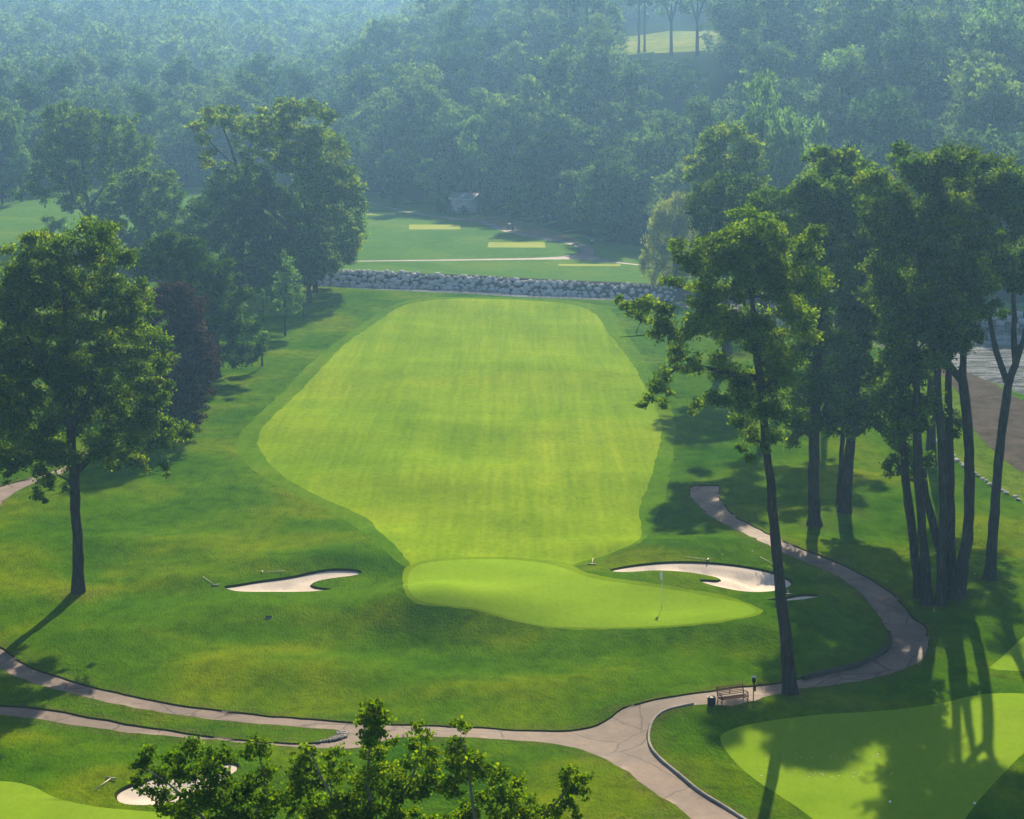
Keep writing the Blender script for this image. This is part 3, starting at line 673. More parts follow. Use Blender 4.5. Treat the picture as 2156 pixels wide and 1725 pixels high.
def limbs(stems, targets, rg, rmin=0.02, k=0.55, seg=5, up=0.7):
    """grow limbs: link every target to the nearest limb point below it; stems are (P, R) polylines already there"""
    nodes = []; rad = []
    for P, R in stems:
        for p, r in zip(P, R): nodes.append(p); rad.append(r)
    nodes = [np.array(p) for p in nodes]; Vs, Fs = [], []; n0 = 0
    A = np.array(nodes); Rr = np.array(rad)
    ctr = A.mean(0)
    order = np.argsort([np.min(np.linalg.norm(A - t, axis=1)) for t in targets]) if len(targets) else []
    for i in order:
        t = np.asarray(targets[i]); d = t - A; dist = np.linalg.norm(d, axis=1)
        cost = dist + up * np.maximum(0, -d[:, 2] + 0.35 * np.hypot(d[:, 0], d[:, 1])) 
        j = int(np.argmin(cost)); r0 = max(rmin, Rr[j] * k); r1 = max(rmin * .6, r0 * 0.45)
        P = wander(A[j], t, 5, 0.05, rg, 0.06); R = np.linspace(r0, r1, 5)
        V, F = tube(P, R, seg); Vs.append(V); Fs.append(F + n0); n0 += len(V)
        A = np.vstack([A, P[2:]]); Rr = np.concatenate([Rr, R[2:]])
    if not Vs: return np.zeros((0, 3)), np.zeros((0, 4), np.int32)
    return np.vstack(Vs), np.vstack(Fs)
def join(parts):
    Vs, Fs, n = [], [], 0
    for V, F in parts:
        if len(V) == 0: continue
        Vs.append(V); Fs.append(F + n); n += len(V)
    return np.vstack(Vs), np.vstack(Fs)
def stem(P, R, rg, seg=10, flare=True):
    P = np.asarray(P, float); R = np.asarray(R, float)
    s = np.concatenate([[0], np.cumsum(np.linalg.norm(np.diff(P, axis=0), axis=1))])
    n = max(6, int(s[-1] / 0.8)); t = np.linspace(0, s[-1], n)
    Q = np.stack([np.interp(t, s, P[:, k]) for k in range(3)], 1)
    for _ in range(2): Q[1:-1] = 0.25 * Q[:-2] + 0.5 * Q[1:-1] + 0.25 * Q[2:]
    RR = np.interp(t, s, R)
    Q[1:-1, :2] += rg.normal(size=(n - 2, 2)) * 0.025
    if flare: RR = RR * (1 + 0.45 * np.exp(-t / 0.7))
    RR *= 1 + 0.04 * rg.normal(size=n)
    return Q, RR

def traced_tree(name, label, base, trunk, lobes, leaf=0.27, mat='leaf', bark='bark', forks=(), cover=3.0, gap=0.3, clump=0.6, depth=None,
                droop=0.0, wid=0.62, hang=0.0, seed=0, group=None, cat='tree', fill=True, Y=None, z0=None, limbk=0.5, twigs=4, rmin=0.02, dscale=0.8):
    """a tree whose trunk and crown lobes were measured in the photograph, rebuilt in depth at the distance of its foot"""
    rg = np.random.default_rng(100 + seed)
    if Y is None: B = at1(*base); Y = B[1]
    else:
        B = on_depth(np.array([base[0]]), np.array([base[1]]), Y)[0]; B[2] = land(B[:1], B[1:2])[0] if z0 is None else z0
    s = F_PX / (Y * math.cos(TH) + (CAM_H - B[2]) * math.sin(TH))        # px per metre at the foot
    root = empty(name, B); tag(root, label, cat, group)
    def P3(x, y, dy=0.0): return on_depth(np.array([x]), np.array([y]), Y + dy)[0]
    stems = []; pr = []
    tp = [np.array([B[0], B[1], B[2] - 0.25])] + [P3(x, y, 0.0) for x, y, r in trunk]
    tr = [trunk[0][2] / s * .93] + [r * .88 / s for x, y, r in trunk]
    Q, RR = stem(tp, tr, rg); stems.append((Q, RR)); pr.append(tube(Q, RR, 12))
    for f in forks:
        fp = [P3(x, y, (dy[0] if dy else 0)) for x, y, r, *dy in f]; fr = [r / s for x, y, r, *dy in f]
        Q, RR = stem(fp, fr, rg, flare=False); stems.append((Q, RR)); pr.append(tube(Q, RR, 9))
    # lobes in depth
    LB = []
    xs_ = [l[0] for l in lobes]; x0 = min(l[0] - l[2] for l in lobes); x1 = max(l[0] + l[2] for l in lobes)
    hw = (x1 - x0) / 2 / s; cxm = (x0 + x1) / 2
    for i, l in enumerate(lobes):
        x, y, rx = l[:3]; ry = l[3] if len(l) > 3 and l[3] else rx
        D = dscale * hw * math.sqrt(max(0.05, 1 - min(1, abs((x - cxm) / s / hw)) ** 2))
        if len(l) > 4: dys = [l[4]]
        elif not fill: dys = [rg.uniform(-.5, .5) * D]
        elif rx / s > 1.1: dys = [rg.uniform(-.25, .1) * D, D * 0.75]
        else: dys = [rg.uniform(-.6, .6) * D]
        for q, dy in enumerate(dys):
            p = P3(x, y, dy); a = rx / s * (1 if q == 0 else .85); c = ry / s * (1 if q == 0 else .85)
            LB.append((p[0], p[1], p[2], a, (a + c) / 2, c))
    V, F, T, CC = foliage(LB, leaf, rg, cover, clump, gap, droop, wid, hang)
    tg = []
    for (x, y, z, a, b, c), P in zip(LB, CC):
        tg.append(np.array([x, y, z - 0.25 * c]))
        for k in rg.permutation(len(P))[:twigs]: tg.append(P[k])
    lv, lf = limbs(stems, tg, rg, rmin=rmin, k=limbk)
    pr.append((lv, lf))
    tv, tf = join(pr)
    mesh_obj('trunk', tv - B, tf, M[bark], root, smooth=True)
    mesh_obj('crown', V - B, F, M[mat], root, tint=T)
    return root

# ---- the near trees, each with its own traced crown (x, y, radius)
traced_tree('cottonwood_tree', 'tall leaning cottonwood whose dark trunk stands on the path edge beside the bench', (1665, 1460),
    [(1663, 1440, 15.5), (1650, 1300, 14), (1634, 1150, 12), (1621, 1000, 10.5), (1612, 920, 10), (1600, 800, 8.5), (1590, 720, 7.5), (1580, 600, 5), (1575, 500, 3)],
    [(1560, 480, 45), (1600, 500, 50), (1545, 530, 50), (1640, 540, 50), (1500, 540, 45), (1450, 560, 38), (1690, 520, 40), (1725, 500, 24), (1570, 590, 65), (1480, 610, 55), (1650, 610, 60), (1700, 590, 40), (1735, 580, 20),
     (1430, 530, 25), (1420, 600, 25), (1540, 670, 55), (1470, 680, 40), (1610, 690, 60), (1680, 680, 45), (1400, 655, 28), (1360, 645, 28), (1325, 640, 20), (1305, 632, 11), (1345, 670, 22), (1380, 690, 26), (1420, 710, 28), (1440, 740, 26),
     (1455, 775, 24), (1420, 770, 20), (1395, 790, 20), (1380, 815, 20), (1370, 840, 17), (1352, 850, 12), (1395, 845, 14), (1405, 825, 14), (1530, 770, 40), (1500, 840, 24), (1470, 850, 18), (1455, 868, 9), (1530, 850, 20), (1580, 800, 45), (1630, 790, 50), (1660, 750, 40),
     (1590, 860, 38), (1560, 890, 26), (1640, 860, 36), (1585, 925, 24), (1560, 935, 16), (1580, 965, 13), (1605, 955, 12), (1628, 915, 20)],
    forks=[[(1596, 795, 5.5), (1545, 792, 5), (1480, 770, 4), (1430, 760, 3), (1395, 790, 1.8), (1375, 830, 1)], [(1588, 700, 4), (1540, 690, 3), (1450, 690, 2.5), (1390, 700, 1.5), (1330, 712, .8), (1305, 710, .5)]],
    leaf=0.2, cover=4.0, gap=0.24, clump=0.5, seed=1, mat='leaf_near', twigs=5, dscale=.75)
traced_tree('cottonwood_tree', 'thick straight-trunked cottonwood on the grass behind the path, nearest the leaning one', (1715, 1105),
    [(1714, 1090, 14.5), (1713, 1000, 13.5), (1715, 890, 13), (1722, 780, 11), (1725, 650, 7), (1720, 560, 4)],
    [(1725, 690, 42), (1765, 715, 38), (1785, 740, 22), (1690, 740, 40), (1735, 765, 45), (1770, 790, 30), (1695, 820, 45), (1745, 830, 40), (1670, 880, 36), (1710, 880, 40), (1755, 870, 24), (1665, 930, 20), (1690, 915, 22), (1740, 905, 20), (1720, 620, 45), (1760, 560, 50), (1700, 550, 40), (1620, 440, 46), (1680, 410, 46), (1740, 390, 45), (1720, 480, 55), (1780, 430, 45)],
    forks=[[(1717, 905, 8), (1735, 870, 6), (1765, 800, 3)]], leaf=0.22, cover=4.0, gap=0.22, seed=2, mat='leaf_near')
traced_tree('cottonwood_tree', 'stout dark cottonwood second behind the path, trunk leaning slightly right', (1778, 1077),
    [(1779, 1060, 13.5), (1785, 1000, 12.5), (1792, 930, 12), (1800, 830, 11), (1806, 740, 9), (1815, 600, 6), (1820, 480, 3)],
    [(1740, 350, 38), (1775, 330, 30), (1710, 330, 16), (1800, 355, 36), (1770, 400, 50), (1820, 420, 50), (1720, 400, 38), (1760, 470, 55), (1840, 500, 60), (1790, 560, 60), (1850, 590, 55), (1810, 650, 55), (1860, 690, 45), (1800, 740, 50), (1850, 780, 45), (1780, 830, 40), (1830, 860, 40), (1775, 895, 28), (1810, 905, 28), (1745, 905, 14), (1880, 640, 40), (1885, 740, 40), (1870, 830, 36), (1850, 900, 24), (1690, 480, 45), (1700, 640, 40), (1840, 420, 40), (1870, 500, 40)],
    leaf=0.3, cover=4.4, gap=0.16, clump=.65, seed=3, mat='leaf')
traced_tree('cottonwood_tree', 'slim trunk glimpsed close behind the stout dark cottonwood', (1766, 1062),
    [(1766, 1050, 6), (1770, 980, 6), (1775, 900, 5.5), (1785, 800, 5), (1790, 700, 3)],
    [(1790, 700, 50), (1770, 620, 50), (1800, 560, 50), (1780, 780, 40)], leaf=0.32, cover=2.5, seed=4, mat='leaf_dark')
traced_tree('cottonwood_tree', 'outermost left trunk of the cottonwood clump on the right', (1936, 1258),
    [(1934, 1240, 11.5), (1926, 1170, 11), (1915, 1080, 10.5), (1905, 980, 9.5), (1898, 880, 8), (1895, 760, 6), (1890, 640, 4)],
    [(1880, 420, 45), (1840, 380, 36), (1900, 480, 55), (1870, 540, 55), (1905, 600, 55), (1890, 670, 55), (1900, 750, 50), (1880, 830, 45), (1910, 880, 45), (1895, 940, 36), (1870, 965, 20), (1875, 990, 14), (1915, 985, 24), (1930, 1010, 13)],
    leaf=0.22, cover=4.2, gap=0.22, seed=5, mat='leaf')
traced_tree('cottonwood_tree', 'second trunk from the left in the cottonwood clump, straight and grey', (1953, 1271),
    [(1951, 1250, 12.5), (1945, 1150, 11), (1936, 1050, 10.5), (1930, 950, 10), (1930, 830, 7), (1925, 680, 4)],
    [(1960, 380, 45), (1925, 370, 40), (1900, 335, 26), (1945, 450, 50), (1930, 520, 50), (1960, 560, 50), (1940, 640, 50), (1960, 700, 45), (1940, 770, 40), (1950, 850, 34), (1930, 900, 26), (1945, 960, 20)],
    leaf=0.22, cover=4.2, gap=0.22, seed=6, mat='leaf')
traced_tree('cottonwood_tree', 'trunk crossing diagonally to the upper left inside the cottonwood clump', (1999, 1240),
    [(1996, 1225, 11), (1985, 1170, 10.5), (1965, 1110, 10), (1948, 1040, 9.5), (1936, 960, 8), (1930, 860, 6), (1920, 740, 4)],
    [(1850, 460, 50), (1870, 620, 45), (1920, 780, 40), (1900, 700, 40), (1925, 860, 30)], leaf=0.3, cover=4.2, gap=0.22, seed=7, mat='leaf_dark')
traced_tree('cottonwood_tree', 'pale front trunk standing upright at the centre of the cottonwood clump', (1978, 1273),
    [(1979, 1250, 12.5), (1984, 1170, 11.5), (1988, 1080, 11), (1986, 980, 10.5), (1979, 880, 10), (1972, 800, 8), (1975, 650, 5)],
    [(2010, 340, 40), (1985, 350, 30), (2040, 330, 26), (2000, 410, 50), (1990, 480, 50), (2020, 520, 50), (1985, 580, 50), (2010, 640, 45), (1980, 690, 45), (2000, 740, 30), (1965, 760, 35)],
    leaf=0.22, cover=4.2, gap=0.22, seed=8, mat='leaf')
traced_tree('cottonwood_tree', 'near-black straight trunk right behind the pale front trunk of the cottonwood clump', (2004, 1240),
    [(2003, 1220, 11.5), (2001, 1100, 11), (2000, 980, 10.5), (1998, 880, 10), (1996, 800, 8), (2000, 650, 5)],
    [(2060, 350, 36), (2070, 400, 45), (2040, 450, 50), (2050, 520, 45), (2030, 590, 45), (2050, 640, 36), (2005, 880, 20), (2010, 915, 14), (2020, 895, 12), (1985, 895, 14)],
    leaf=0.22, cover=4, gap=0.25, seed=9, mat='leaf_dark')
traced_tree('cottonwood_tree', 'rightmost trunk of the cottonwood clump, scarred at the foot and forked above', (2010, 1256),
    [(2013, 1240, 20), (2025, 1200, 16), (2038, 1130, 13), (2042, 1040, 12.5), (2041, 950, 12.5), (2034, 860, 12), (2026, 800, 12), (2024, 770, 9), (2030, 730, 7), (2034, 640, 5), (2040, 520, 3)],
    [(2060, 590, 45), (2030, 640, 40), (2065, 660, 30), (2020, 690, 40), (1990, 650, 40), (2010, 560, 50), (2050, 700, 24), (2030, 730, 16), (1985, 740, 30), (2060, 480, 40), (2065, 715, 10)],
    forks=[[(2028, 805, 8.5), (2008, 782, 8), (1990, 765, 7.5), (1975, 735, 5), (1965, 690, 3)]], leaf=0.22, cover=4, gap=0.25, seed=10, mat='leaf')
traced_tree('cottonwood_tree', 'lone dark cottonwood at the right edge, its trunk forked like a Y over the beach', (2084, 1220),
    [(2085, 1200, 13.5), (2090, 1130, 12.5), (2097, 1040, 11.5), (2106, 950, 11), (2116, 860, 10.5), (2122, 800, 10), (2128, 785, 9), (2144, 755, 8), (2156, 715, 7), (2172, 640, 5), (2180, 560, 3)],
    [(2100, 380, 34), (2130, 370, 36), (2160, 400, 45), (2090, 430, 36), (2130, 450, 50), (2170, 480, 50), (2100, 510, 40), (2140, 540, 45), (2180, 560, 45), (2110, 580, 34), (2085, 600, 26), (2140, 600, 24), (2095, 640, 16), (2110, 660, 14), (2080, 560, 28), (2105, 350, 12)],
    forks=[[(2121, 805, 7.5), (2110, 780, 6.5), (2098, 740, 6), (2085, 690, 5), (2080, 640, 3)], [(2138, 762, 6.5), (2137, 735, 6.5), (2134, 690, 6), (2136, 620, 4), (2130, 540, 2)]], leaf=0.21, cover=3.8, gap=0.3, seed=11, mat='leaf_near')
# trees behind the right-hand group
traced_tree('poplar_tree', 'dark broad crown rising behind the leaning cottonwood at its upper left', (1640, 880),
    [(1637, 865, 12), (1622, 750, 10), (1602, 600, 7), (1588, 480, 4)],
    [(1470, 420, 32), (1510, 405, 36), (1555, 400, 40), (1600, 410, 36), (1640, 430, 36), (1460, 455, 22), (1500, 460, 45), (1560, 460, 50), (1630, 480, 50), (1690, 460, 40), (1680, 420, 24), (1540, 530, 50), (1600, 560, 50), (1480, 510, 30), (1660, 550, 45)],
    leaf=0.3, cover=3.2, gap=0.25, seed=12, mat='leaf_dark')
traced_tree('poplar_tree', 'dusky rounded tree above and behind the willow', (1530, 750),
    [(1530, 730, 11), (1528, 600, 9), (1526, 450, 6), (1526, 360, 3)],
    [(1520, 290, 34), (1490, 310, 30), (1555, 290, 30), (1585, 305, 24), (1510, 335, 42), (1560, 340, 42), (1470, 355, 28), (1445, 375, 16), (1500, 380, 40), (1550, 390, 40), (1595, 370, 28), (1600, 335, 16), (1540, 440, 50)],
    leaf=0.36, cover=3.0, gap=0.28, seed=13, mat='leaf')
traced_tree('poplar_tree', 'dark pointed crown at the top between the leaning cottonwood and the clump', (1740, 840),
    [(1740, 825, 12), (1740, 700, 10), (1740, 500, 6), (1735, 400, 3)],
    [(1735, 345, 26), (1715, 325, 14), (1760, 350, 28), (1790, 330, 18), (1810, 350, 22), (1720, 380, 36), (1770, 395, 42), (1690, 395, 26), (1700, 430, 34), (1750, 450, 50), (1820, 400, 30), (1835, 380, 18)],
    leaf=0.3, cover=3.0, gap=0.3, seed=14, mat='leaf')
traced_tree('poplar_tree', 'crown filling the back of the cottonwood clump above the river', (1960, 980),
    [(1960, 960, 12), (1962, 800, 10), (1965, 600, 7), (1965, 450, 4)],
    [(1900, 330, 26), (1930, 345, 32), (1880, 350, 24), (2050, 335, 24), (2020, 325, 22), (1960, 370, 30), (1985, 400, 40), (2040, 400, 40), (1920, 420, 40), (1960, 480, 50), (2020, 500, 50), (1920, 540, 45), (1980, 580, 50), (2040, 570, 40), (1930, 640, 45)],
    leaf=0.3, cover=3.0, gap=0.3, seed=15, mat='leaf')
traced_tree('willow_tree', 'pale weeping willow trailing over the creek beside the leaning cottonwood', (1425, 606),
    [(1425, 596, 8), (1423, 540, 7), (1420, 470, 4)],
    [(1420, 420, 20), (1445, 425, 22), (1395, 440, 20), (1420, 455, 28), (1385, 470, 20), (1440, 470, 26), (1375, 505, 16, 22), (1400, 510, 22, 26), (1430, 520, 24, 28), (1360, 535, 12, 22), (1385, 550, 16, 28), (1415, 565, 18, 26), (1372, 575, 9, 20), (1352, 550, 9, 12), (1395, 585, 8, 16), (1440, 565, 14, 24)],
    leaf=0.42, cover=3.2, gap=0.2, seed=16, mat='leaf_willow', droop=1.6, wid=0.3, hang=0.9, clump=0.7)
# ---- left-hand trees
traced_tree('maple_tree', 'big dark maple with one tall bare trunk at the left edge', (165, 1246),
    [(165, 1230, 14), (163, 1150, 12.5), (158, 1050, 12), (157, 990, 12.5), (152, 940, 11), (145, 850, 8), (140, 740, 6), (135, 620, 4), (120, 540, 2)],
    [(90, 510, 30), (60, 500, 22), (120, 520, 36), (60, 545, 38), (100, 570, 50), (185, 500, 34), (225, 495, 30), (240, 480, 16), (200, 540, 45), (250, 545, 30), (275, 540, 16), (30, 590, 40), (150, 610, 55), (220, 610, 50), (70, 640, 55), (270, 620, 34), (300, 600, 16), (0, 640, 50),
     (140, 690, 60), (220, 690, 60), (285, 680, 40), (320, 650, 16), (50, 710, 60), (-30, 720, 60), (320, 720, 30), (110, 770, 65), (190, 780, 65), (270, 770, 50), (330, 770, 30), (350, 745, 14), (20, 800, 60), (-50, 820, 55), (240, 850, 55), (310, 830, 40), (350, 815, 18), (150, 860, 60), (70, 870, 60), (-10, 890, 55),
     (290, 900, 45), (340, 895, 34), (375, 905, 24), (395, 918, 13), (210, 930, 45), (130, 940, 45), (60, 950, 45), (0, 960, 36), (-40, 950, 40), (330, 945, 26), (275, 960, 26), (345, 980, 12), (350, 1000, 8), (300, 985, 14), (250, 975, 20), (90, 1000, 28), (75, 1040, 14), (95, 1055, 9), (110, 1020, 14), (20, 1000, 14), (160, 985, 20), (140, 1030, 8)],
    forks=[[(156, 1000, 8), (190, 960, 6.5), (240, 910, 5), (300, 880, 3)], [(150, 900, 7), (195, 820, 5.5), (205, 740, 4.5), (215, 640, 3)], [(155, 985, 6), (100, 940, 5), (50, 890, 3)], [(148, 880, 5), (110, 800, 4), (60, 720, 3), (20, 620, 2)], [(155, 1020, 3.5), (142, 1010, 2.5), (120, 1000, 1.5)]],
    leaf=0.205, cover=4.6, gap=0.16, clump=0.55, seed=21, twigs=5, dscale=.75)
traced_tree('copper_beech', 'purple-leaved copper beech behind the big left maple', (395, 905),
    [(395, 890, 10), (392, 800, 9), (388, 720, 6), (380, 650, 3)],
    [(350, 620, 26), (385, 615, 30), (330, 650, 34), (375, 660, 45), (415, 650, 28), (400, 705, 45), (350, 720, 45), (430, 725, 28), (440, 760, 22), (410, 770, 40), (360, 790, 45), (430, 800, 24), (400, 830, 40), (415, 855, 22), (360, 850, 36), (440, 790, 15), (420, 880, 14), (320, 700, 36), (330, 770, 40), (325, 840, 40), (350, 890, 30), (390, 880, 26), (445, 745, 14), (440, 820, 12)],
    leaf=0.32, cover=3.4, gap=0.18, seed=22, mat='leaf_purple')
traced_tree('linden_tree', 'dark low-sweeping tree between the copper beech and the young pale tree', (455, 795),
    [(455, 780, 10), (452, 700, 9), (450, 620, 5)],
    [(330, 520, 30), (365, 515, 34), (400, 535, 36), (345, 560, 50), (300, 555, 36), (420, 580, 50), (460, 570, 36), (480, 580, 26), (395, 620, 50), (460, 630, 50), (500, 620, 30), (430, 680, 50), (490, 680, 40), (520, 690, 28), (460, 725, 36), (510, 730, 28), (540, 735, 20), (530, 755, 14), (490, 755, 20), (420, 735, 34), (555, 715, 10)],
    leaf=0.34, cover=3.4, gap=0.2, seed=23, mat='leaf_dark')
traced_tree('sapling', 'tiny sapling with a yellow-green crown beside the low-sweeping tree', (552, 771),
    [(552, 760, 2), (552, 730, 1.6), (553, 700, 1)], [(553, 702, 11), (560, 708, 8), (548, 715, 9), (553, 730, 6)], leaf=0.25, cover=2.4, seed=24, mat='leaf_pale')
traced_tree('oak_tree', 'large rounded dark green tree standing in front of the tall open-topped tree', (505, 605),
    [(505, 595, 9), (505, 560, 8), (510, 500, 6), (520, 430, 3)],
    [(490, 385, 30), (530, 378, 34), (565, 388, 30), (450, 400, 30), (520, 420, 50), (580, 420, 40), (460, 440, 45), (420, 440, 30), (540, 470, 60), (610, 440, 34), (645, 450, 28), (670, 470, 16), (610, 490, 50), (650, 500, 34), (470, 500, 55), (420, 500, 40), (395, 520, 34), (560, 530, 50), (620, 545, 36), (500, 555, 45), (440, 560, 40), (580, 570, 28), (545, 580, 30), (400, 560, 26), (480, 588, 20), (375, 500, 34), (365, 545, 34), (420, 590, 28), (460, 585, 26), (545, 590, 26)],
    leaf=0.42, cover=3.4, gap=0.16, clump=0.8, seed=25, mat='leaf_dark')
traced_tree('elm_tree', 'tallest left tree with an open forked top and a full dark right side', (664, 614),
    [(664, 605, 5), (663, 580, 4.5), (655, 500, 4.5), (640, 420, 4), (630, 330, 2)],
    [(560, 240, 24), (600, 228, 30), (640, 225, 28), (680, 240, 24), (700, 258, 16), (570, 280, 38), (620, 270, 40), (670, 285, 40), (705, 300, 24), (720, 325, 18), (640, 330, 50), (590, 330, 40), (690, 350, 45), (730, 370, 26), (745, 395, 22), (700, 410, 50), (755, 420, 16), (740, 450, 34), (650, 400, 50), (690, 470, 45), (745, 490, 26), (720, 520, 40), (760, 470, 12), (680, 540, 36), (735, 545, 18), (700, 560, 22),
     (420, 265, 20), (405, 262, 10), (440, 250, 22), (470, 240, 24), (490, 235, 14), (430, 290, 18), (500, 260, 24), (530, 265, 22), (445, 315, 16), (500, 300, 16), (440, 345, 18), (475, 350, 14), (520, 340, 24), (540, 310, 20), (430, 330, 10), (460, 370, 16), (525, 380, 24)],
    forks=[[(655, 520, 4.5), (600, 470, 4), (550, 430, 4), (512, 390, 3.5), (498, 350, 3), (486, 310, 2.4), (470, 270, 1.5)], [(512, 390, 2.5), (520, 350, 2), (528, 300, 1.2)], [(498, 350, 1.8), (460, 320, 1.4), (435, 290, .8)]],
    leaf=0.42, cover=3.2, gap=0.3, clump=0.75, seed=26)
traced_tree('elm_tree', 'spreading tall tree at far left behind the smaller rounded tree', (190, 505),
    [(190, 495, 6), (188, 450, 5.5), (180, 400, 4), (170, 320, 2)],
    [(130, 235, 26), (110, 245, 20), (160, 245, 30), (190, 255, 30), (220, 250, 24), (265, 258, 18), (285, 250, 10), (120, 280, 36), (170, 290, 45), (230, 285, 40), (275, 285, 24), (310, 300, 18), (95, 320, 26), (140, 330, 45), (200, 335, 45), (260, 325, 36), (300, 330, 26), (325, 335, 12), (80, 360, 24), (120, 375, 34), (170, 385, 40), (230, 370, 36), (280, 360, 24), (60, 395, 18), (40, 410, 11), (90, 410, 20), (135, 430, 26), (180, 430, 28)],
    forks=[[(188, 460, 4), (160, 430, 3), (145, 390, 2)], [(186, 440, 3.5), (215, 400, 2.5), (235, 350, 1.5)]], leaf=0.48, cover=3.0, gap=0.3, clump=0.8, seed=27)
traced_tree('maple_tree', 'smaller grey-green rounded tree below the two tall left trees', (305, 552),
    [(305, 540, 6), (302, 480, 5), (300, 430, 3)],
    [(270, 375, 24), (300, 365, 28), (335, 372, 26), (360, 385, 20), (250, 400, 30), (290, 410, 40), (340, 410, 36), (375, 410, 16), (230, 430, 28), (270, 440, 40), (320, 450, 42), (365, 445, 28), (215, 455, 20), (250, 475, 32), (300, 490, 36), (350, 480, 30), (215, 490, 26), (265, 512, 32), (320, 520, 34), (370, 500, 30), (390, 470, 26)],
    leaf=0.44, cover=3.0, gap=0.22, seed=28, mat='leaf')
traced_tree('young_birch', 'slender pale green young tree with a pointed crown on the left lawn', (600, 707),
    [(600, 700, 2.2), (600, 640, 2), (602, 580, 1.4), (605, 530, .6)],
    [(604, 532, 8), (600, 545, 11), (610, 555, 13), (596, 568, 16), (615, 580, 15), (600, 595, 20), (622, 605, 15), (590, 615, 18), (610, 625, 20), (630, 630, 13), (595, 645, 18), (618, 650, 16), (605, 662, 13), (585, 635, 10)],
    leaf=0.3, cover=2.6, gap=0.3, seed=29, mat='leaf_pale', clump=.4)
traced_tree('young_birch', 'short yellow-green young tree left of the slender pale one', (554, 695),
    [(554, 688, 1.8), (554, 650, 1.4), (554, 620, .7)], [(553, 612, 9), (548, 625, 11), (562, 628, 10), (552, 642, 14), (565, 650, 8), (545, 655, 12), (557, 662, 9)], leaf=0.3, cover=2.6, seed=30, mat='leaf_pale', clump=.4)
traced_tree('sapling', 'yellow-leaved sapling close to the right of the slender pale tree', (640, 672),
    [(640, 666, 1.5), (640, 640, 1)], [(638, 620, 9), (643, 635, 9), (636, 648, 8), (644, 655, 7)], leaf=0.3, cover=2.2, seed=31, mat='leaf_willow', clump=.35)
traced_tree('ash_tree', 'short dark trunk at the creek corner under the tall elm crown', (651, 636),
    [(651, 628, 5.5), (650, 600, 5), (652, 560, 4)], [(660, 520, 40), (640, 560, 30), (665, 570, 26), (650, 590, 16)], leaf=0.42, cover=3, seed=32, mat='leaf_dark')
traced_tree('shrub', 'feathery pale shrub under the spreading far left tree', (112, 500), [(112, 495, 2), (112, 475, 1)], [(105, 462, 16), (122, 470, 15), (95, 478, 13), (115, 486, 14), (135, 482, 10)], leaf=0.4, cover=2.5, seed=33, mat='leaf_pale', cat='shrub')
# ---- the poplars just below the camera, tops only
PY = 46.0
def near_poplar(label, bx, trunk, lobes, seed, forks=()):
    lobes = [(l[0], l[1], l[2] * 1.22) for l in lobes]
    traced_tree('poplar_tree', label, (bx, 3600), trunk, lobes, leaf=0.088, wid=0.8, mat='leaf_near', bark='bark_pale', Y=PY, z0=0.0, cover=3.6, gap=0.3, clump=0.17, seed=seed, fill=True, limbk=0.45, twigs=3, rmin=0.006, forks=forks, dscale=.55)
low = lambda x0, x1: [(x, y, 55) for x in range(x0, x1, 80) for y in (1790, 1880, 1980)]
near_poplar('near leafy poplar at lower left whose sprays hang in front of the sand bunker', 470,
    [(470, 2600, 12), (480, 2100, 9), (485, 1850, 6), (490, 1740, 3)],
    [(290, 1603, 16), (312, 1590, 15), (300, 1618, 10), (362, 1592, 15), (300, 1652, 18), (285, 1645, 9), (330, 1640, 22), (345, 1675, 18), (408, 1580, 22), (432, 1595, 24), (400, 1612, 26), (465, 1578, 15), (470, 1600, 18), (440, 1632, 24), (375, 1628, 20), (422, 1660, 24), (480, 1640, 16), (392, 1690, 28), (442, 1700, 30), (362, 1720, 25), (340, 1690, 15), (405, 1735, 30),
     (540, 1572, 20), (556, 1585, 14), (522, 1585, 13), (560, 1622, 20), (530, 1642, 14), (520, 1672, 22), (572, 1682, 24), (490, 1692, 25), (545, 1702, 25), (540, 1735, 35), (470, 1735, 30), (600, 1700, 24)] + low(380, 620), 41,
    forks=[[(480, 1800, 4), (430, 1710, 3), (370, 1660, 2.2), (310, 1620, 1.2)], [(488, 1760, 3.5), (580, 1690, 2.5), (555, 1640, 1.8), (545, 1590, 1)]])
near_poplar('near poplar with the tallest slim leader in front of the path at bottom centre', 778,
    [(778, 2700, 14), (776, 2100, 9), (776, 1800, 6), (778, 1700, 4.5), (783, 1620, 3.2), (785, 1550, 2.2), (786, 1490, 1)],
    [(780, 1492, 14), (792, 1502, 18), (805, 1510, 16), (772, 1515, 14), (786, 1525, 20), (800, 1535, 17), (775, 1540, 16), (790, 1555, 16), (780, 1575, 17), (795, 1588, 14), (772, 1590, 12), (830, 1562, 10), (818, 1568, 7),
     (650, 1582, 16), (632, 1600, 16), (705, 1583, 15), (692, 1598, 12), (660, 1622, 22), (622, 1642, 20), (640, 1662, 26), (690, 1640, 22), (712, 1622, 22), (650, 1710, 32), (722, 1680, 28), (690, 1710, 26), (762, 1640, 28), (800, 1630, 22), (820, 1602, 18), (772, 1682, 34), (832, 1682, 28), (845, 1630, 20),
     (885, 1532, 12), (892, 1548, 13), (872, 1570, 16), (886, 1590, 22), (905, 1612, 18), (880, 1642, 26), (898, 1680, 30), (862, 1610, 14), (740, 1725, 30), (830, 1725, 30), (895, 1725, 26)] + low(660, 900), 42,
    forks=[[(777, 1780, 4), (850, 1690, 3), (880, 1610, 2), (890, 1540, 1)], [(776, 1800, 4), (710, 1700, 3), (670, 1630, 2), (655, 1585, 1)]])
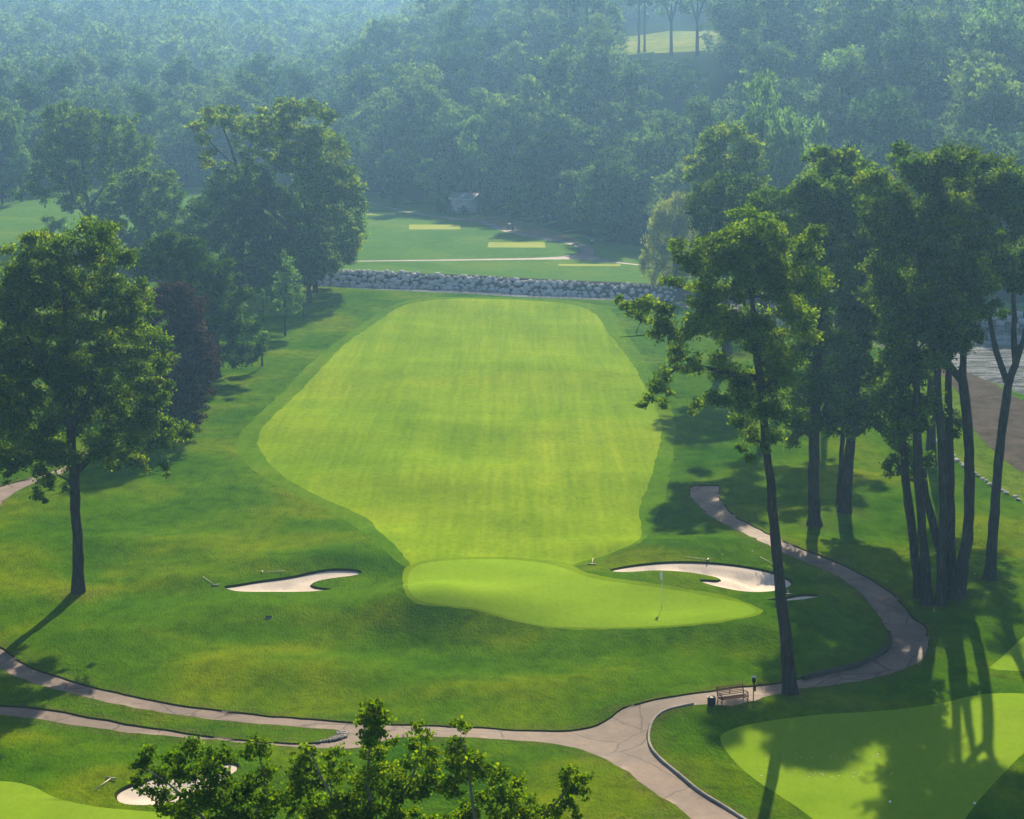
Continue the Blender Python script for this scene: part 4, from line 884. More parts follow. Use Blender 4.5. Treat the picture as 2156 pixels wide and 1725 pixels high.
near_poplar('near poplar at bottom centre-right with a bright yellow spray and a long right-hand bough', 1030,
    [(1030, 2600, 13), (1025, 2100, 9), (1015, 1820, 6), (1000, 1720, 4), (985, 1640, 2.5), (975, 1560, 1.4)],
    [(968, 1522, 10), (976, 1535, 10), (958, 1522, 7), (985, 1528, 6), (965, 1560, 12), (950, 1572, 10), (940, 1578, 6), (982, 1590, 26), (1002, 1602, 20), (960, 1612, 22), (1012, 1632, 18), (950, 1652, 30), (1000, 1672, 32), (1050, 1622, 17), (1030, 1618, 10), (1040, 1640, 16), (1092, 1642, 13), (1080, 1660, 20), (1050, 1692, 28), (1100, 1690, 20), (970, 1722, 36), (1040, 1727, 32), (1110, 1725, 26),
     (1195, 1617, 12), (1210, 1622, 8), (1190, 1632, 12), (1215, 1642, 16), (1230, 1640, 10), (1242, 1633, 7), (1204, 1656, 18), (1190, 1652, 11), (1224, 1666, 12), (1230, 1680, 8), (1190, 1690, 16), (1212, 1708, 10), (1216, 1720, 7), (1172, 1702, 13), (1150, 1712, 16), (1172, 1728, 18), (1130, 1735, 20)] + low(960, 1180), 43,
    forks=[[(1020, 1840, 5), (1100, 1760, 3.5), (1170, 1700, 2.5), (1205, 1650, 1.5)], [(1012, 1790, 3), (1060, 1690, 2), (1085, 1650, 1)]])

# ---- the wooded hill: a handful of crowns, copied as separate trees
def proto_tree(name, R, H, mat, seed, bark='bark', leaf=0.62, conic=False, cover=2.6):
    rg = np.random.default_rng(900 + seed)
    LB = []
    zc = H - R * 1.15
    for k in range(17 if not conic else 18):
        if conic:
            t = (k + .5) / 18; z = H * (0.15 + 0.83 * t); rr = R * (1 - t) ** 0.8 + 0.3; a = k * 2.4
            LB.append((math.cos(a) * rr * .5, math.sin(a) * rr * .5, z, rr * .6, rr * .6, max(.7, rr * .4))); continue
        u = unit(1, rg)[0]; q = rg.uniform(0.55, 1.0)
        r0 = R * rg.uniform(.28, .46)
        zz = zc + u[2] * q * R * (1.2 if u[2] > 0 else 1.0)
        LB.append((u[0] * q * R * .8, u[1] * q * R * .8, max(zz, H * .18), r0, r0, r0 * .8))
    V, F, T, CC = foliage(LB, leaf, rg, cover, 0.8, 0.12, ow=2.6)
    Q, RR = stem([np.array([0, 0, -1.0]), np.array([0.1, 0, H * .3]), np.array([0, .2, H * .75])], [R * .06, R * .05, R * .02], rg)
    lv, lf = limbs([(Q, RR)], [np.array(l[:3]) for l in LB], rg, 0.04)
    tv, tf = join([tube(Q, RR, 7), (lv, lf)])
    return (mesh_obj('crown', V, F, M[mat], None, tint=T), mesh_obj('trunk', tv, tf, M[bark], None, smooth=True), R, H, name)
PROTO = [proto_tree('broadleaf_tree', 7.6, 17, 'leaf_hill', 1), proto_tree('broadleaf_tree', 6.6, 20, 'leaf_hill', 2), proto_tree('broadleaf_tree', 8.4, 18, 'leaf_hill', 3),
         proto_tree('broadleaf_tree', 5.4, 13, 'leaf_hill', 4), proto_tree('broadleaf_tree', 9.0, 22, 'leaf_hill', 5), proto_tree('bush', 3.0, 5.5, 'leaf_hill', 6, leaf=0.5)]
for a, b, *_ in PROTO:
    for o in (a, b): sc.collection.objects.unlink(o)
def plant(k, x, y, s, rz, label, group, cat='tree', sz=1.0, z=None, mat=None):
    a, b, R, H, nm = PROTO[k]
    root = empty(nm, (x, y, land(np.array([x]), np.array([y]))[0] if z is None else z)); root.rotation_euler = (0, 0, rz); root.scale = (s, s, s * sz)
    for o in (a, b):
        c = o.copy(); sc.collection.objects.link(c); c.parent = root
        if mat and o is a: c.data = a.data.copy(); c.data.materials.clear(); c.data.materials.append(M[mat])
    tag(root, label, cat, group); return root
# special ones placed from the photograph: px x of the axis, px y of the foot, scale
SPEC = []
def special(k, x, top, foot, wpx, label, group=None, cat='tree', mat=None):
    """stands where the pixel of its foot meets the land; sized by its width and top"""
    p = at1(x, foot); s_ = F_PX / project(p)[2]
    R, H = PROTO[k][2], PROTO[k][3]
    sx = (wpx / 2 / s_) / (R * 0.98); hh = (foot - top) / s_ * 1.02
    plant(k, p[0], p[1], sx, rng.uniform(0, 6), label, group, cat, hh / (H * sx), p[2], mat); SPEC.append((p[0], p[1], sx * R))
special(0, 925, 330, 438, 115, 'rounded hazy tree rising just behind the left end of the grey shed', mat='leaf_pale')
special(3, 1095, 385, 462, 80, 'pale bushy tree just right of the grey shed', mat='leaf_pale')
special(5, 1045, 408, 452, 60, 'small green bush beside the gable end of the grey shed', cat='bush')
special(5, 927, 428, 448, 30, 'grey-green bush at the left front corner of the shed', cat='bush', group='bushes in front of the shed')
special(5, 948, 433, 452, 30, 'low dark bush against the middle of the shed front', cat='bush', group='bushes in front of the shed')
special(5, 975, 436, 453, 34, 'leafy bush against the right half of the shed front', cat='bush', group='bushes in front of the shed')
special(4, 1790, 92, 330, 175, 'pale tall rounded tree standing out on the right slope', mat='leaf_pale')
special(1, 1895, 130, 350, 150, 'feathery grey-green tree right of the pale rounded one on the slope')
special(4, 2060, 100, 360, 190, 'massive hazy tree at the right edge of the wooded slope')
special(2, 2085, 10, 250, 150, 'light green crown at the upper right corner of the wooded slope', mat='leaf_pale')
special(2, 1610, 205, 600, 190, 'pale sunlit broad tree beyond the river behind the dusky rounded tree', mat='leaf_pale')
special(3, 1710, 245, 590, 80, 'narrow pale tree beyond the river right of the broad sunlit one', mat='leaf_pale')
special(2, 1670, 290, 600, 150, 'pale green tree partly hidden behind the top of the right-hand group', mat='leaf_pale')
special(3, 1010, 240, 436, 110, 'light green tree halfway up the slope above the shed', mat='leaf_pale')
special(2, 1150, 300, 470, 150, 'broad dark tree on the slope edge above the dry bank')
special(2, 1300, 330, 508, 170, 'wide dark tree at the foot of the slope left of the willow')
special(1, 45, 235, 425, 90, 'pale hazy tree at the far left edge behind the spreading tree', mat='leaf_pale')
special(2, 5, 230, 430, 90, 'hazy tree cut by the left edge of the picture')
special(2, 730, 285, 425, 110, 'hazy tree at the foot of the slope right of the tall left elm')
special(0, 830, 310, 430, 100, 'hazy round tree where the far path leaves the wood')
for q, (x_, t_, f_, w_) in enumerate([(1340, 122, 168, 62), (1392, 126, 178, 66), (1446, 122, 172, 60), (1366, 146, 212, 80), (1424, 150, 222, 84), (1330, 180, 250, 80), (1470, 150, 220, 70)]):
    special(3, x_, t_, f_, w_, 'hazy low tree on the slope just below the sunlit hill clearing', 'low trees below the hill clearing')
# crooked pine and pale birches on the slope
pp = at1(1345, 330)
traced_tree('pine_tree', 'crooked flat-topped pine leaning left above the slope wood', (1345, 330), [(1344, 315, 3), (1335, 270, 2.6), (1325, 235, 2), (1310, 205, 1.2)],
    [(1290, 185, 16, 8), (1310, 178, 20, 9), (1332, 196, 18, 8), (1295, 210, 16, 7), (1350, 215, 14, 7), (1320, 225, 12, 6)], leaf=0.6, cover=2.6, seed=51, mat='leaf_pine', clump=.7)
for q, (bx, by, ty) in enumerate([(1078, 168, 118), (1087, 168, 122), (1098, 170, 125)]):
    traced_tree('birch_tree', ['leftmost of three pale birch trunks in the dark wood above the shed', 'middle pale birch trunk in the dark wood above the shed', 'rightmost pale birch trunk in the dark wood above the shed'][q], (bx, by),
        [(bx, by - 3, 2.2), (bx, ty, 2), (bx + 1, ty - 40, 1.3)], [(bx - 6, ty - 30, 18), (bx + 8, ty - 45, 20), (bx, ty - 65, 18), (bx + 2, ty - 12, 10)], leaf=0.6, cover=2.6, seed=60 + q, mat='leaf_hill', bark='bark_pale', group='pale birches on the slope')
for q, (bx, by, r, lab) in enumerate([(1345, 112, 3.0, 'leftmost dark trunk in front of the sunlit hill clearing'), (1357, 110, 2.6, 'second slim trunk from the left in front of the hill clearing'), (1413, 118, 4.0, 'thick forked trunk in the middle of the hill clearing'), (1468, 118, 4.2, 'crooked leafy trunk at the right side of the hill clearing')]):
    up_ = 62 if q != 3 else 60
    fk = [[(bx, by - 72, r * .8), (bx - 9, by - 100, r * .5), (bx - 16, by - 130, r * .3)], [(bx, by - 72, r * .8), (bx + 10, by - 105, r * .5), (bx + 18, by - 135, r * .3)]] if q >= 2 else []
    traced_tree('maple_tree', lab, (bx, by), [(bx, by - 5, r), (bx, by - 60, r * .85), (bx + 1, by - 110, r * .5)],
        [(bx - 18, by - 112, 16), (bx + 14, by - 118, 18), (bx, by - 140, 26), (bx - 22, by - 150, 22), (bx + 24, by - 150, 24), (bx, by - 175, 30)] + ([(bx - 25, by - 92, 10), (bx + 22, by - 88, 10), (bx + 8, by - 60, 7), (bx + 18, by - 40, 12), (bx + 25, by - 20, 14)] if q == 3 else []) + ([(bx - 22, by - 90, 9)] if q == 2 else []),
        leaf=0.6, cover=2.6, seed=70 + q, mat='leaf_hill', forks=fk, group='trees before the hill clearing', fill=False)
# the many
cand = []
for ring_step, ya_, yb_ in ((10.0, 2, 70), (11.5, 70, 240), (13.0, 240, 560)):
    for _ in range(12000):
        y = math.sqrt(rng.uniform(250 ** 2, 1000 ** 2)); x = rng.uniform(-1, 1) * (0.258 * y + 40)
        d = y - float(y_foot(x))
        if not (ya_ <= d < yb_): continue
        cand.append((x, y, d, ring_step))
cand.sort(key=lambda c: c[1] + rng.uniform(0, 6))
placed = []
def blocks_meadow(x, y, z, R, H):
    px_, py_, dz = project(np.array([[x, y, z + H * 0.98]])); fx, fy, _ = project(np.array([[x, y, z]])); wp = F_PX / dz[0] * R
    if px_[0] + wp > 1338 and px_[0] - wp < 1468 and py_[0] < 116 and fy[0] > 45: return True
    return False
vis = []
for x, y, d, stp in cand:
    sc_ = rng.uniform(.72, 1.2)
    R_need = stp * 0.98
    if any((x - a) ** 2 + (y - b) ** 2 < (R_need if c is None else (c + 2.5)) ** 2 for a, b, c in placed[-200:]): continue
    if any((x - a) ** 2 + (y - b) ** 2 < (c * 0.8 + 3.0) ** 2 for a, b, c in SPEC): continue
    z = float(land(np.array([x]), np.array([y]))[0])
    k = int(rng.integers(0, 5)); 
    if d < 7: k = 3
    R, H = PROTO[k][2] * sc_, PROTO[k][3] * sc_
    px_, py_, dz = project(np.array([[x, y, z + H]]))
    if not (-420 < px_[0] < 2560) or py_[0] < -110 and y > 560: continue
    if blocks_meadow(x, y, z, R, H): continue
    if abs(x - mc[0] - (y - mc[1]) * .185) < 17 and -40 < y - mc[1] < 75: continue
    # hidden behind the shed front, the far path or the dry slope: keep those open
    placed.append((x, y, None)); vis.append((x, y, z, k, sc_, d, px_[0], py_[0]))
# nearest 255 stand as trees of their own; those farther up merge into one hazy wood
vis.sort(key=lambda v: v[1] - 0.5 * 0)
ZL = {0: 'hazy tree in the blue wood behind the left lawn trees', 1: 'hazy tree on the dark slope above the shed and far path', 2: 'hazy green tree on the slope across the river at right'}
seen = [v for v in vis if -50 < v[6] < 2206]; NEAR = seen[:250]; FARW = seen[250:] + [v for v in vis if not -50 < v[6] < 2206]
for (x, y, z, k, s_, d, qx, qy) in NEAR:
    zn = 0 if qx < 760 else (1 if qx < 1420 else 2)
    plant(k, x, y, s_, rng.uniform(0, 6.28), ZL[zn], ZL[zn].replace('tree', 'trees'), sz=rng.uniform(.9, 1.12), z=z)
print('hill trees', len(NEAR), 'merged', len(FARW))
if FARW:
    Vs, Fs, Ts, n0 = [], [], [], 0
    base = []
    for pk in range(5):
        me = PROTO[pk][0].data; v = np.empty(len(me.vertices) * 3, np.float32); me.vertices.foreach_get('co', v); v = v.reshape(-1, 4, 3)
        t = np.empty(len(me.polygons), np.float32); me.attributes['tint'].data.foreach_get('value', t); base.append((v, t))
    for (x, y, z, k, s_, d, qx, qy) in FARW:
        v, t = base[k]; far_ = y > 560 or not -50 < qx < 2206; sel = rng.permutation(len(v))[:len(v) // (4 if far_ else 2)]
        a = rng.uniform(0, 6.28); ca, sa = math.cos(a), math.sin(a)
        w_ = v[sel]; ctr = w_.mean(1, keepdims=True); w_ = ctr + (w_ - ctr) * (1.8 if far_ else 1.35)
        w_ = w_.reshape(-1, 3) * s_; w_ = np.stack([w_[:, 0] * ca - w_[:, 1] * sa + x, w_[:, 0] * sa + w_[:, 1] * ca + y, w_[:, 2] + z], 1)
        Vs.append(w_); Ts.append(np.clip(t[sel] + rng.uniform(-.25, .25), 0, 1))
    V = np.vstack(Vs); F = np.arange(len(V), dtype=np.int32).reshape(-1, 4)
    tag(mesh_obj('distant_woodland', V, F, M['leaf_hill'], None, tint=np.concatenate(Ts)), 'blue hazy woodland along the top of the hill', 'woodland', None, 'stuff')
# ------------------------------------------------------------------ stones
def ball(rg, sub=2, rough=0.18, flat=0.75):
    bm = bmesh.new(); bmesh.ops.create_icosphere(bm, subdivisions=sub, radius=0.5)
    V = np.array([v.co[:] for v in bm.verts]); F = np.array([[v.index for v in f.verts] for f in bm.faces]); bm.free()
    d = V / np.linalg.norm(V, axis=1)[:, None]
    for _ in range(7):                                  # chip flat facets off the ball
        n = unit(1, rg)[0]; c = rg.uniform(.30, .42); k = V @ n; V = V - np.maximum(0, k - c)[:, None] * n * 0.9
    V = V * (1 + rough * fnoise(d, 1.1, rg)[:, None] * 0.5) * np.array([rg.uniform(.95, 1.25), rg.uniform(.8, 1.0), flat]); return V, F
ST = []
for k in range(8):
    V, F = ball(np.random.default_rng(300 + k)); o = mesh_obj('boulder', V, F, M['rock'], smooth=True); sc.collection.objects.unlink(o); ST.append(o.data)
SP = []
for k in range(4):
    V, F = ball(np.random.default_rng(330 + k), flat=.55); o = mesh_obj('stone', V, F, M['pale_stone'], smooth=True); sc.collection.objects.unlink(o); SP.append(o.data)
def stone(name, me, loc, s, label, group, cat):
    o = bpy.data.objects.new(name, me); sc.collection.objects.link(o); o.location = loc
    o.scale = (s * rng.uniform(.85, 1.25), s * rng.uniform(.8, 1.1), s * rng.uniform(.75, 1.05)); o.rotation_euler = (rng.uniform(-.4, .4), rng.uniform(-.4, .4), rng.uniform(0, 6.28))
    return tag(o, label, cat, group)
xa, xb = plane(650, 600, WATER_Z)[0], plane(1425, 633, WATER_Z)[0]
nst = 0; rows = 5
for r_i in range(rows):
    x = xa + rng.uniform(0, .5)
    while x < xb and nst < 298:
        s = rng.uniform(.5, 1.15) * (1.05 if r_i < 3 else .85)
        if x > xb - 14: s *= .8
        t = 0.1 + r_i * 0.57 + rng.uniform(-.2, .2); y = float(y_far(x)) + t
        z = float(land(np.array([x]), np.array([y]))[0])
        stone('boulder', ST[nst % 8], (x, y, z + 0.14 * s), s * 1.12, 'grey rounded boulder in the rock bank along the far side of the creek', 'boulders lining the far creek bank', 'boulder')
        nst += 1; x += s * rng.uniform(.82, 1.0) * (1.0 if x < xb - 14 else 1.4)
SLW = resample(at([p[0] for p in stone_line[1:]], [p[1] for p in stone_line[1:]]), 0.95, False)
for q, p in enumerate(SLW):
    if rng.random() < .2: continue
    stone('stone', SP[q % 4], (p[0] + rng.uniform(-.15, .15), p[1] + rng.uniform(-.2, .2), p[2] + .08), rng.uniform(.35, .75), 'pale flat stone in the broken line between mown grass and river bank', 'pale stones along the river bank', 'stone')
# loose gravel, nobody would count it
gv = Geo()
tries = 0
while tries < 900:
    tries += 1
    x = rng.uniform(GRAV[:, 0].min(), GRAV[:, 0].max()); y = rng.uniform(GRAV[:, 1].min(), GRAV[:, 1].max())
    if not inside(GRAV, np.array([x]), np.array([y]))[0]: continue
    z = float(land(np.array([x]), np.array([y]))[0]); s = rng.uniform(.05, .15)
    gv.box((x, y, z + s * .2), (s, s * .8, s * .6), rng.uniform(0, 3), .6)
tag(gv.build('gravel', M['kerb']), 'pale loose gravel spilled at the tip of the grass island', 'gravel', None, 'stuff')
# specks of debris on the shaded practice green
sp = Geo()
for _ in range(60):
    a, b = (rng.uniform(1610, 1860), 1592 + rng.normal(0, 5)) if rng.random() < .55 else (rng.uniform(1590, 1900), 1630 + rng.normal(0, 4))
    p = at1(a, b); s = rng.uniform(.015, .04); sp.box((p[0], p[1], p[2] + .01), (s * 1.6, s, .02), rng.uniform(0, 3))
tag(sp.build('plant_litter', M['trim']), 'tiny pale specks scattered over the shaded practice green', 'litter', None, 'stuff')

# ------------------------------------------------------------------ kerbs and wall
def kerb(name, pts, wdt, hgt, mat, label, dz=0.0, step=0.5):
    P = resample(at([p[0] for p in smooth_poly(pts, 2, False)], [p[1] for p in smooth_poly(pts, 2, False)]), step, False)
    T = np.gradient(P[:, :2], axis=0); T /= np.linalg.norm(T, axis=1)[:, None]; Nn = np.stack([-T[:, 1], T[:, 0]], 1)
    P[:, 2] = land(P[:, 0], P[:, 1])
    V = []
    for sgn, zz in ((-1, -.15), (-1, hgt * .85), (-.7, hgt), (.7, hgt), (1, hgt * .85), (1, -.15)):
        q = P.copy(); q[:, :2] += Nn * sgn * wdt / 2; q[:, 2] += zz + dz + rng.normal(0, .006, len(P)); V.append(q)
    n = len(P); V = np.vstack(V)
    F = [(k * n + i, k * n + i + 1, (k + 1) * n + i + 1, (k + 1) * n + i) for k in range(5) for i in range(n - 1)]
    return tag(mesh_obj(name, V, np.array(F), M[mat], smooth=False), label, 'kerb')
kerb('path_kerb', [(1460, 1482), (1428, 1488), (1404, 1494), (1388, 1502), (1372, 1520), (1364.5, 1547), (1368.5, 1573), (1391, 1599), (1427, 1627), (1469, 1664), (1523, 1696), (1571, 1727), (1620, 1757)], .12, .06, 'kerb', 'pale concrete kerb along the grass side of the lower right path')
kerb('path_kerb', [(1690, 1430), (1715, 1422), (1776, 1410), (1830, 1392), (1866, 1370), (1877.5, 1352), (1873, 1334)], .16, .2, 'kerb_dark', 'dark low retaining edge on the inside of the path bend', .0)
kerb('garden_edging', [(938, 459), (950, 463), (970, 465), (983, 464.5), (992, 460), (1007, 454.5)], .25, .12, 'kerb', 'pale stone edging around the bushes in front of the shed')
rw = empty('retaining_wall', (0, 0, 0)); tag(rw, 'grey block retaining wall on the far river bank at the right edge', 'wall')
g = Geo(); xw = plane(2085, 690, WATER_Z)[0]; k = 0
while xw < 84:
    for c in range(3):
        xx = xw + (0.7 if c % 2 else 0); yy = float(y_far(xx)) - .1
        g.box((xx + .65, yy, -1.5 + .74 * c + .36), (1.36 - .05, .9, .7), math.atan2(float(y_far(xx + 1)) - float(y_far(xx)), 1), .97, .05)
    xw += 1.36
g.build('block_wall', M['concrete'], rw)

# ------------------------------------------------------------------ flag, bench, bin, ball washer, rakes
B = at1(1393.7, 1278); fl = empty('flagstick', B); tag(fl, 'white golf flag on a thin pole standing in the putting green', 'golf flag')
Geo().tube([(0, 0, -.1), (0, 0, 1.2), (0, 0, 2.42)], [.02, .018, .014], 8).build('pole', M['white'], fl, True)
nz, nx_ = 9, 7; FV = []
for i in range(nz):
    for j in range(nx_):
        u = j / (nx_ - 1); v = i / (nz - 1)
        wv = .17 * (1 - .25 * v); FV.append((-u * wv - .01 + .03 * math.sin(v * 3), .06 * math.sin(u * 7 + v * 1.5) * u, 2.40 - v * .52 - u * .16))
FV = np.array(FV); FF = np.array([(i * nx_ + j, i * nx_ + j + 1, (i + 1) * nx_ + j + 1, (i + 1) * nx_ + j) for i in range(nz - 1) for j in range(nx_ - 1)])
f1 = mesh_obj('flag', np.vstack([FV, FV + np.array([0, .008, 0])]), np.vstack([FF, FF[:, ::-1] + len(FV)]), M['flag'], fl, smooth=True)
Geo().tube([(0, 0, .004), (0, 0, .012)], [.075, .075], 14).build('cup', M['cup'], fl)  # flat dark disc, painted for the shade inside the hole

bx = at1(1542, 1480.5); bn = empty('park_bench', bx + np.array([0, 0, -.05])); bn.rotation_euler = (0, 0, math.radians(21))
tag(bn, 'slatted wooden bench with curly brown iron ends beside the path', 'bench')
g = Geo()
for i in range(5): g.box((0, -.30 + .105 * i, .43 - .012 * (2 - abs(i - 2))), (1.68, .075, .03), 0, 1, .008)
g.build('seat', M['wood'], bn)
g = Geo()
for i in range(6):
    zz = .52 + .08 * i; yy = .2 + .03 + .038 * i
    g.box((0, yy, zz), (1.68, .025, .042), 0, 1, .006)
g.box((0, .335, .70), (.05, .025, .40)); g.build('backrest', M['wood'], bn)
for sx in (-1, 1):
    g = Geo(); X = sx * .80
    g.tube([(X, .38, .96), (X, .30, .74), (X, .21, .46), (X, .20, .30), (X, .30, 0.0)], [.026, .026, .03, .028, .03], 7)
    g.tube([(X, -.36, .0), (X, -.28, .16), (X, -.30, .32), (X, -.33, .45), (X, -.31, .62), (X, -.24, .68), (X, -.05, .67), (X, .12, .64), (X, .26, .62)], [.03, .026, .026, .028, .028, .032, .028, .026, .024], 7)
    g.tube([(X, -.33, .42), (X, -.1, .40), (X, .2, .44)], [.026] * 3, 6)
    an = np.linspace(0, 2 * math.pi, 11)
    g.tube(np.column_stack([np.full(11, X), -.12 + .10 * np.cos(an), .53 + .075 * np.sin(an)]), [.014] * 11, 5)
    g.tube([(X, -.27, .2), (X, -.12, .26), (X, .05, .26), (X, .2, .2)], [.02] * 4, 6)
    g.build('side_frame', M['iron'], bn, True)

b0 = at1(1498, 1484.5); tb = empty('waste_bin', b0 + np.array([0, 0, -.03])); tag(tb, 'short black round bin at the left end of the bench', 'bin')
g = Geo(); g.tube([(0, 0, 0), (0, 0, .05), (0, 0, .30), (0, 0, .47)], [.185, .20, .215, .215], 20)
for a in np.linspace(0, 2 * math.pi, 16, endpoint=False): g.tube([(.214 * math.cos(a), .214 * math.sin(a), .04), (.222 * math.cos(a), .222 * math.sin(a), .46)], [.012, .012], 5)
g.build('body', M['black'], tb, True)
an = np.linspace(0, 2 * math.pi, 21); Geo().tube(np.column_stack([.215 * np.cos(an), .215 * np.sin(an), np.full(21, .485)]), [.022] * 21, 6, False).build('rim', M['black_metal'], tb, True)
Geo().tube([(0, 0, .452), (0, 0, .458)], [.20, .20], 18).build('liner', M['cup'], tb)

b0 = at1(1586, 1475); bw = empty('ball_washer', b0); tag(bw, 'black ball washer on a post with a dark red towel, right of the bench', 'ball washer')
Geo().tube([(0, 0, -.1), (0, 0, 1.15)], [.03, .028], 8).build('post', M['iron'], bw, True)
g = Geo(); g.box((.01, 0, 1.22), (.2, .2, .26), 0, .95, .04); g.tube([(0, 0, .98), (0, 0, 1.1)], [.05, .09], 10); g.build('washer_body', M['black'], bw)
g = Geo(); g.box((.01, 0, 1.375), (.25, .23, .035), 0, 1, .03); g.tube([(-.07, 0, 1.39), (-.07, 0, 1.45)], [.03, .035], 8); g.tube([(.09, 0, 1.39), (.09, 0, 1.44)], [.03, .035], 8); g.build('cap', M['trim'], bw)
g = Geo(); tv = []
for i in range(8):
    v = i / 7; wv = .05 + .10 * math.sin(min(1, v * 1.25) * 2.2)
    for j in range(5):
        u = j / 4 - .3; tv.append((.03 + u * wv, -.05 + .02 * math.sin(u * 9 + v * 3), .98 - v * .42 - (.05 * u if v > .8 else 0)))
tvv = np.array(tv); tf = np.array([(i * 5 + j, i * 5 + j + 1, i * 5 + j + 6, i * 5 + j + 5) for i in range(7) for j in range(4)])
mesh_obj('towel', np.vstack([tvv, tvv + np.array([0, .03, 0])]), np.vstack([tf, tf[:, ::-1] + len(tvv)]), M['red'], bw, smooth=True)

def rake(label, hx, hy, ex, ey, hl=1.6):
    a = at1(hx, hy); e = at1(ex, ey); d = (e - a)[:2]; d /= np.linalg.norm(d) + 1e-9
    rz = math.atan2(d[1], d[0]); root = empty('bunker_rake', a); root.rotation_euler = (0, 0, rz); tag(root, label, 'rake', 'bunker rakes')
    e2 = land(a[0] + d[0] * hl, a[1] + d[1] * hl) - a[2]
    Geo().tube([(0, 0, .07), (hl, 0, float(e2) + .05)], [.022, .02], 6).build('handle', M['rake_wood'], root, True)
    g = Geo(); g.box((0, 0, .07), (.07, .62, .06), 0, 1, .01)
    for t in np.linspace(-.28, .28, 9): g.tube([(0, t, .06), (0.01, t, -.02)], [.012, .008], 4)
    g.build('head', M['rake_head'], root)
rake('bunker rake lying at the left tip of the left bunker', 453, 1234, 439, 1224)
rake('bunker rake lying on the grass above the left bunker', 552, 1206, 582, 1205)
rake('bunker rake on the green edge left of the large right bunker', 1246, 1190, 1248, 1181)
rake('bunker rake lying left of the lower left bunker', 234, 1641, 208, 1659)
rake('bunker rake between the large right bunker and the small sliver bunker', 1660, 1253, 1659, 1246)
rake('bunker rake lying near the leaning trunk above the large right bunker', 1632, 1191, 1622, 1186)
rake('bunker rake on the upper lip of the large right bunker', 1490, 1180.5, 1479, 1178.5)

b0 = at1(566, 1301); dc = empty('drain_cover', b0); tag(dc, 'small dark round drain in the rough below the left bunker', 'drain')
Geo().tube([(0, 0, -.1), (0, 0, .07)], [.26, .24], 18).build('rim', M['kerb'], dc, True)
Geo().tube([(0, 0.02, .06), (0, 0.02, .10)], [.225, .215], 18).build('cover', M['cup'], dc, True)
def round_ball(name, x, y, r, mat, label, cat, group):
    p = at1(x, y); bm = bmesh.new(); bmesh.ops.create_icosphere(bm, subdivisions=2, radius=r)
    V = np.array([v.co[:] for v in bm.verts]); F = np.array([[v.index for v in f.verts] for f in bm.faces]); bm.free()
    pz = p[2] + sink(np.array([p[0]]), np.array([p[1]]))[0]
    o = mesh_obj(name, V, F, M[mat], smooth=True); o.location = (p[0], p[1], pz + r * .95); return tag(o, label, cat, group)
for x, y, m_, lab in [(1404, 1286, 'white', 'white golf ball on the green just right of the flag'), (1431, 1304, 'white', 'white golf ball on the green near its front edge'), (1437, 1195, 'white', 'white golf ball in the shaded back of the large right bunker'),
                      (1521, 1169, 'ball_yellow', 'yellow golf ball in the rough above the large right bunker'), (1584, 1161, 'white', 'pale golf ball in the rough between large right bunker and path'), (2115, 1197, 'white', 'white golf ball on the grass right of the Y-forked cottonwood'), (2052, 1209, 'white', 'white golf ball on the grass between clump and Y-forked cottonwood')]:
    round_ball('golf_ball', x, y, .035, m_, lab, 'golf ball', 'golf balls')
round_ball('tee_marker', 1874, 1691, .07, 'white', 'left white ball marker on the shaded practice green', 'marker', 'ball markers')
round_ball('tee_marker', 2052, 1694, .07, 'white', 'right white ball marker at the practice green edge', 'marker', 'ball markers')

# ------------------------------------------------------------------ shed and small things by the far path
p0 = at1(993, 449.5); yaw = math.radians(-25); shed = empty('shed', p0); shed.rotation_euler = (0, 0, yaw)
tag(shed, 'small grey gabled shed with a bright skylight beside the far path', 'shed')
L, Dp, Hh, Rg = 4.4, 4.2, 2.75, 0.85
g = Geo(); V = [(-L, 0, -.5), (0, 0, -.5), (0, Dp, -.5), (-L, Dp, -.5), (-L, 0, Hh), (0, 0, Hh), (0, Dp, Hh), (-L, Dp, Hh), (0, Dp / 2, Hh + Rg), (-L, Dp / 2, Hh + Rg)]
g.add(V, [(0, 1, 5, 4), (2, 3, 7, 6), (1, 2, 6, 5), (3, 0, 4, 7), (5, 6, 8), (7, 4, 9)]); g.build('wall', M['siding'], shed)
sl = Rg / (Dp / 2); ov, eo = .35, .4
def slab(sgn, t0, t1, x0, x1, off, th):
    pts = []
    for zoff in (off, off + th):
        for x in (x0, x1):
            for t in (t0, t1):
                y = Dp / 2 + sgn * t; z = Hh + Rg - sl * t + zoff; pts.append((x, y, z))
    return pts, [(0, 1, 3, 2), (4, 6, 7, 5), (0, 4, 5, 1), (2, 3, 7, 6), (0, 2, 6, 4), (1, 5, 7, 3)]
g = Geo()
for sgn in (-1, 1): g.add(*slab(sgn, 0, Dp / 2 + ov, -L - eo, eo, .03, .1))
rf = g.build('roof', M['shingle'], shed)
g = Geo(); g.add(*slab(-1, .35, 1.55, -2.55, -1.95, .135, .09)); g.build('skylight', M['skylight'], rf)
g = Geo(); tip = Dp / 2 + ov
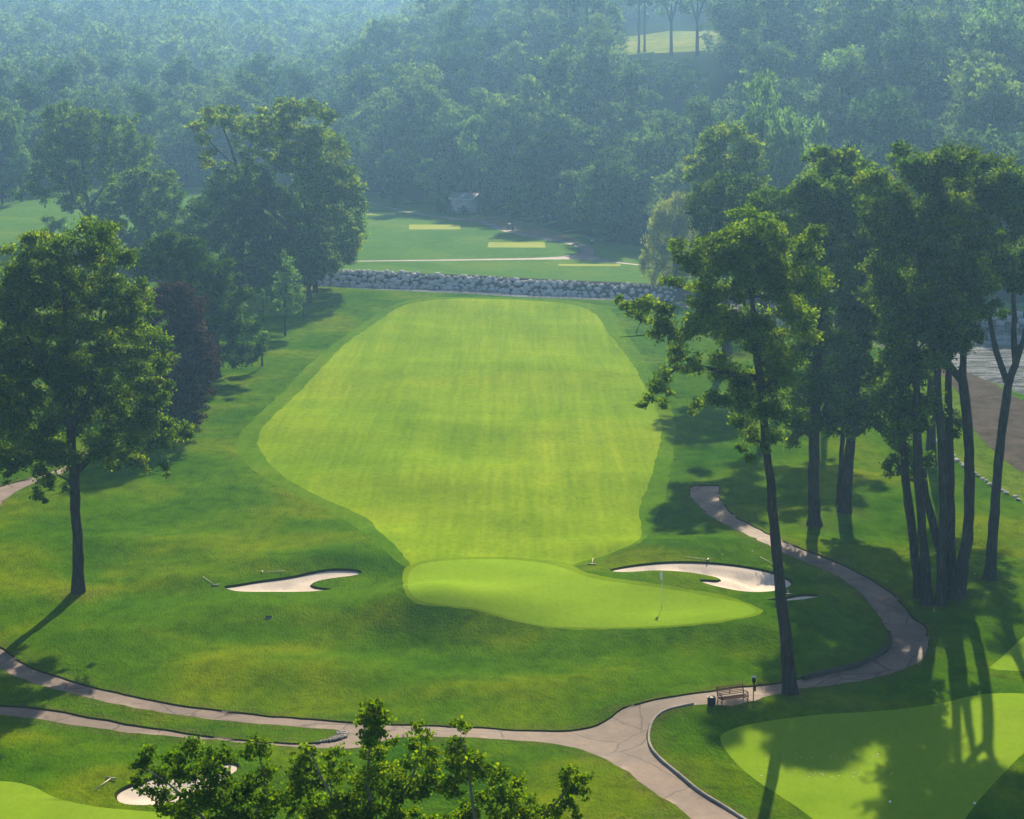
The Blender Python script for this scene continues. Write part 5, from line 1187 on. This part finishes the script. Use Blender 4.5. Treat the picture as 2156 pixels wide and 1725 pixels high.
for sgn in (-1, 1):
    g.add(*slab(sgn, 0.0, tip, eo + .003, eo + .06, -.1, .24)); g.add(*slab(sgn, 0, tip, -L - eo - .06, -L - eo - .003, -.1, .24))
    g.box((-L / 2, Dp / 2 + sgn * (tip + .03), Hh + Rg - sl * tip + .04), (L + 2 * eo, .05, .2))
g.build('fascia', M['trim'], rf)
Geo().box((.03, Dp * .62, .98), (.06, .95, 1.96)).build('door', M['siding'], shed)

b0 = at1(1072, 482); dr = empty('waste_drum', b0); tag(dr, 'grey upright drum with a pale lid beside the far path', 'bin')
g = Geo(); g.tube([(0, 0, -.1), (0, 0, .2), (0, 0, .55), (0, 0, .82)], [.25, .26, .26, .27], 16); g.build('body', M['bin_grey'], dr, True)
g = Geo(); g.tube([(0, 0, .83), (0, 0, .9), (0, 0, .98)], [.30, .31, .22], 16); g.build('lid', M['trim'], dr, True)
b0 = at1(1080, 483.5); V, F = ball(np.random.default_rng(377), flat=1.1); o = mesh_obj('refuse_bag', V * np.array([.62, .55, .7]), F, M['black'], smooth=True); o.location = b0 + np.array([0, 0, .3]); tag(o, 'dark full bag slumped right of the grey drum', 'bag')
b0 = at1(1247, 514); rg = np.random.default_rng(5); sh = empty('flowering_shrub', b0); tag(sh, 'small shrub topped with white blooms at the far path fork', 'shrub')
V, F, T, _ = foliage([(0, 0, .25, .4, .4, .3)], .16, rg, 3, .2, .1); mesh_obj('foliage', V, F, M['leaf_dark'], sh, tint=T)
V, F, T, _ = foliage([(-.1, 0, .55, .2, .2, .2), (.15, 0, .62, .24, .24, .25)], .15, rg, 3, .15, .1); mesh_obj('blooms', V, F, M['flower'], sh, tint=T)


# ------------------------------------------------------------------ haze
hz = Geo().box((0, 470, 45), (900, 1420, 100)).build('haze', None)
hm, hnt, hout = new_mat('morning_haze')
pv = hnt.nodes.new('ShaderNodeVolumePrincipled'); pv.inputs['Density'].default_value = HAZE_DENSITY
pv.inputs['Color'].default_value = (*HAZE_COLOR, 1); pv.inputs['Anisotropy'].default_value = 0.65
hnt.links.new(pv.outputs[0], hout.inputs['Volume'])
hz.data.materials.clear(); hz.data.materials.append(hm)
tag(hz, 'pale blue morning haze filling the valley', 'haze', None, 'stuff')
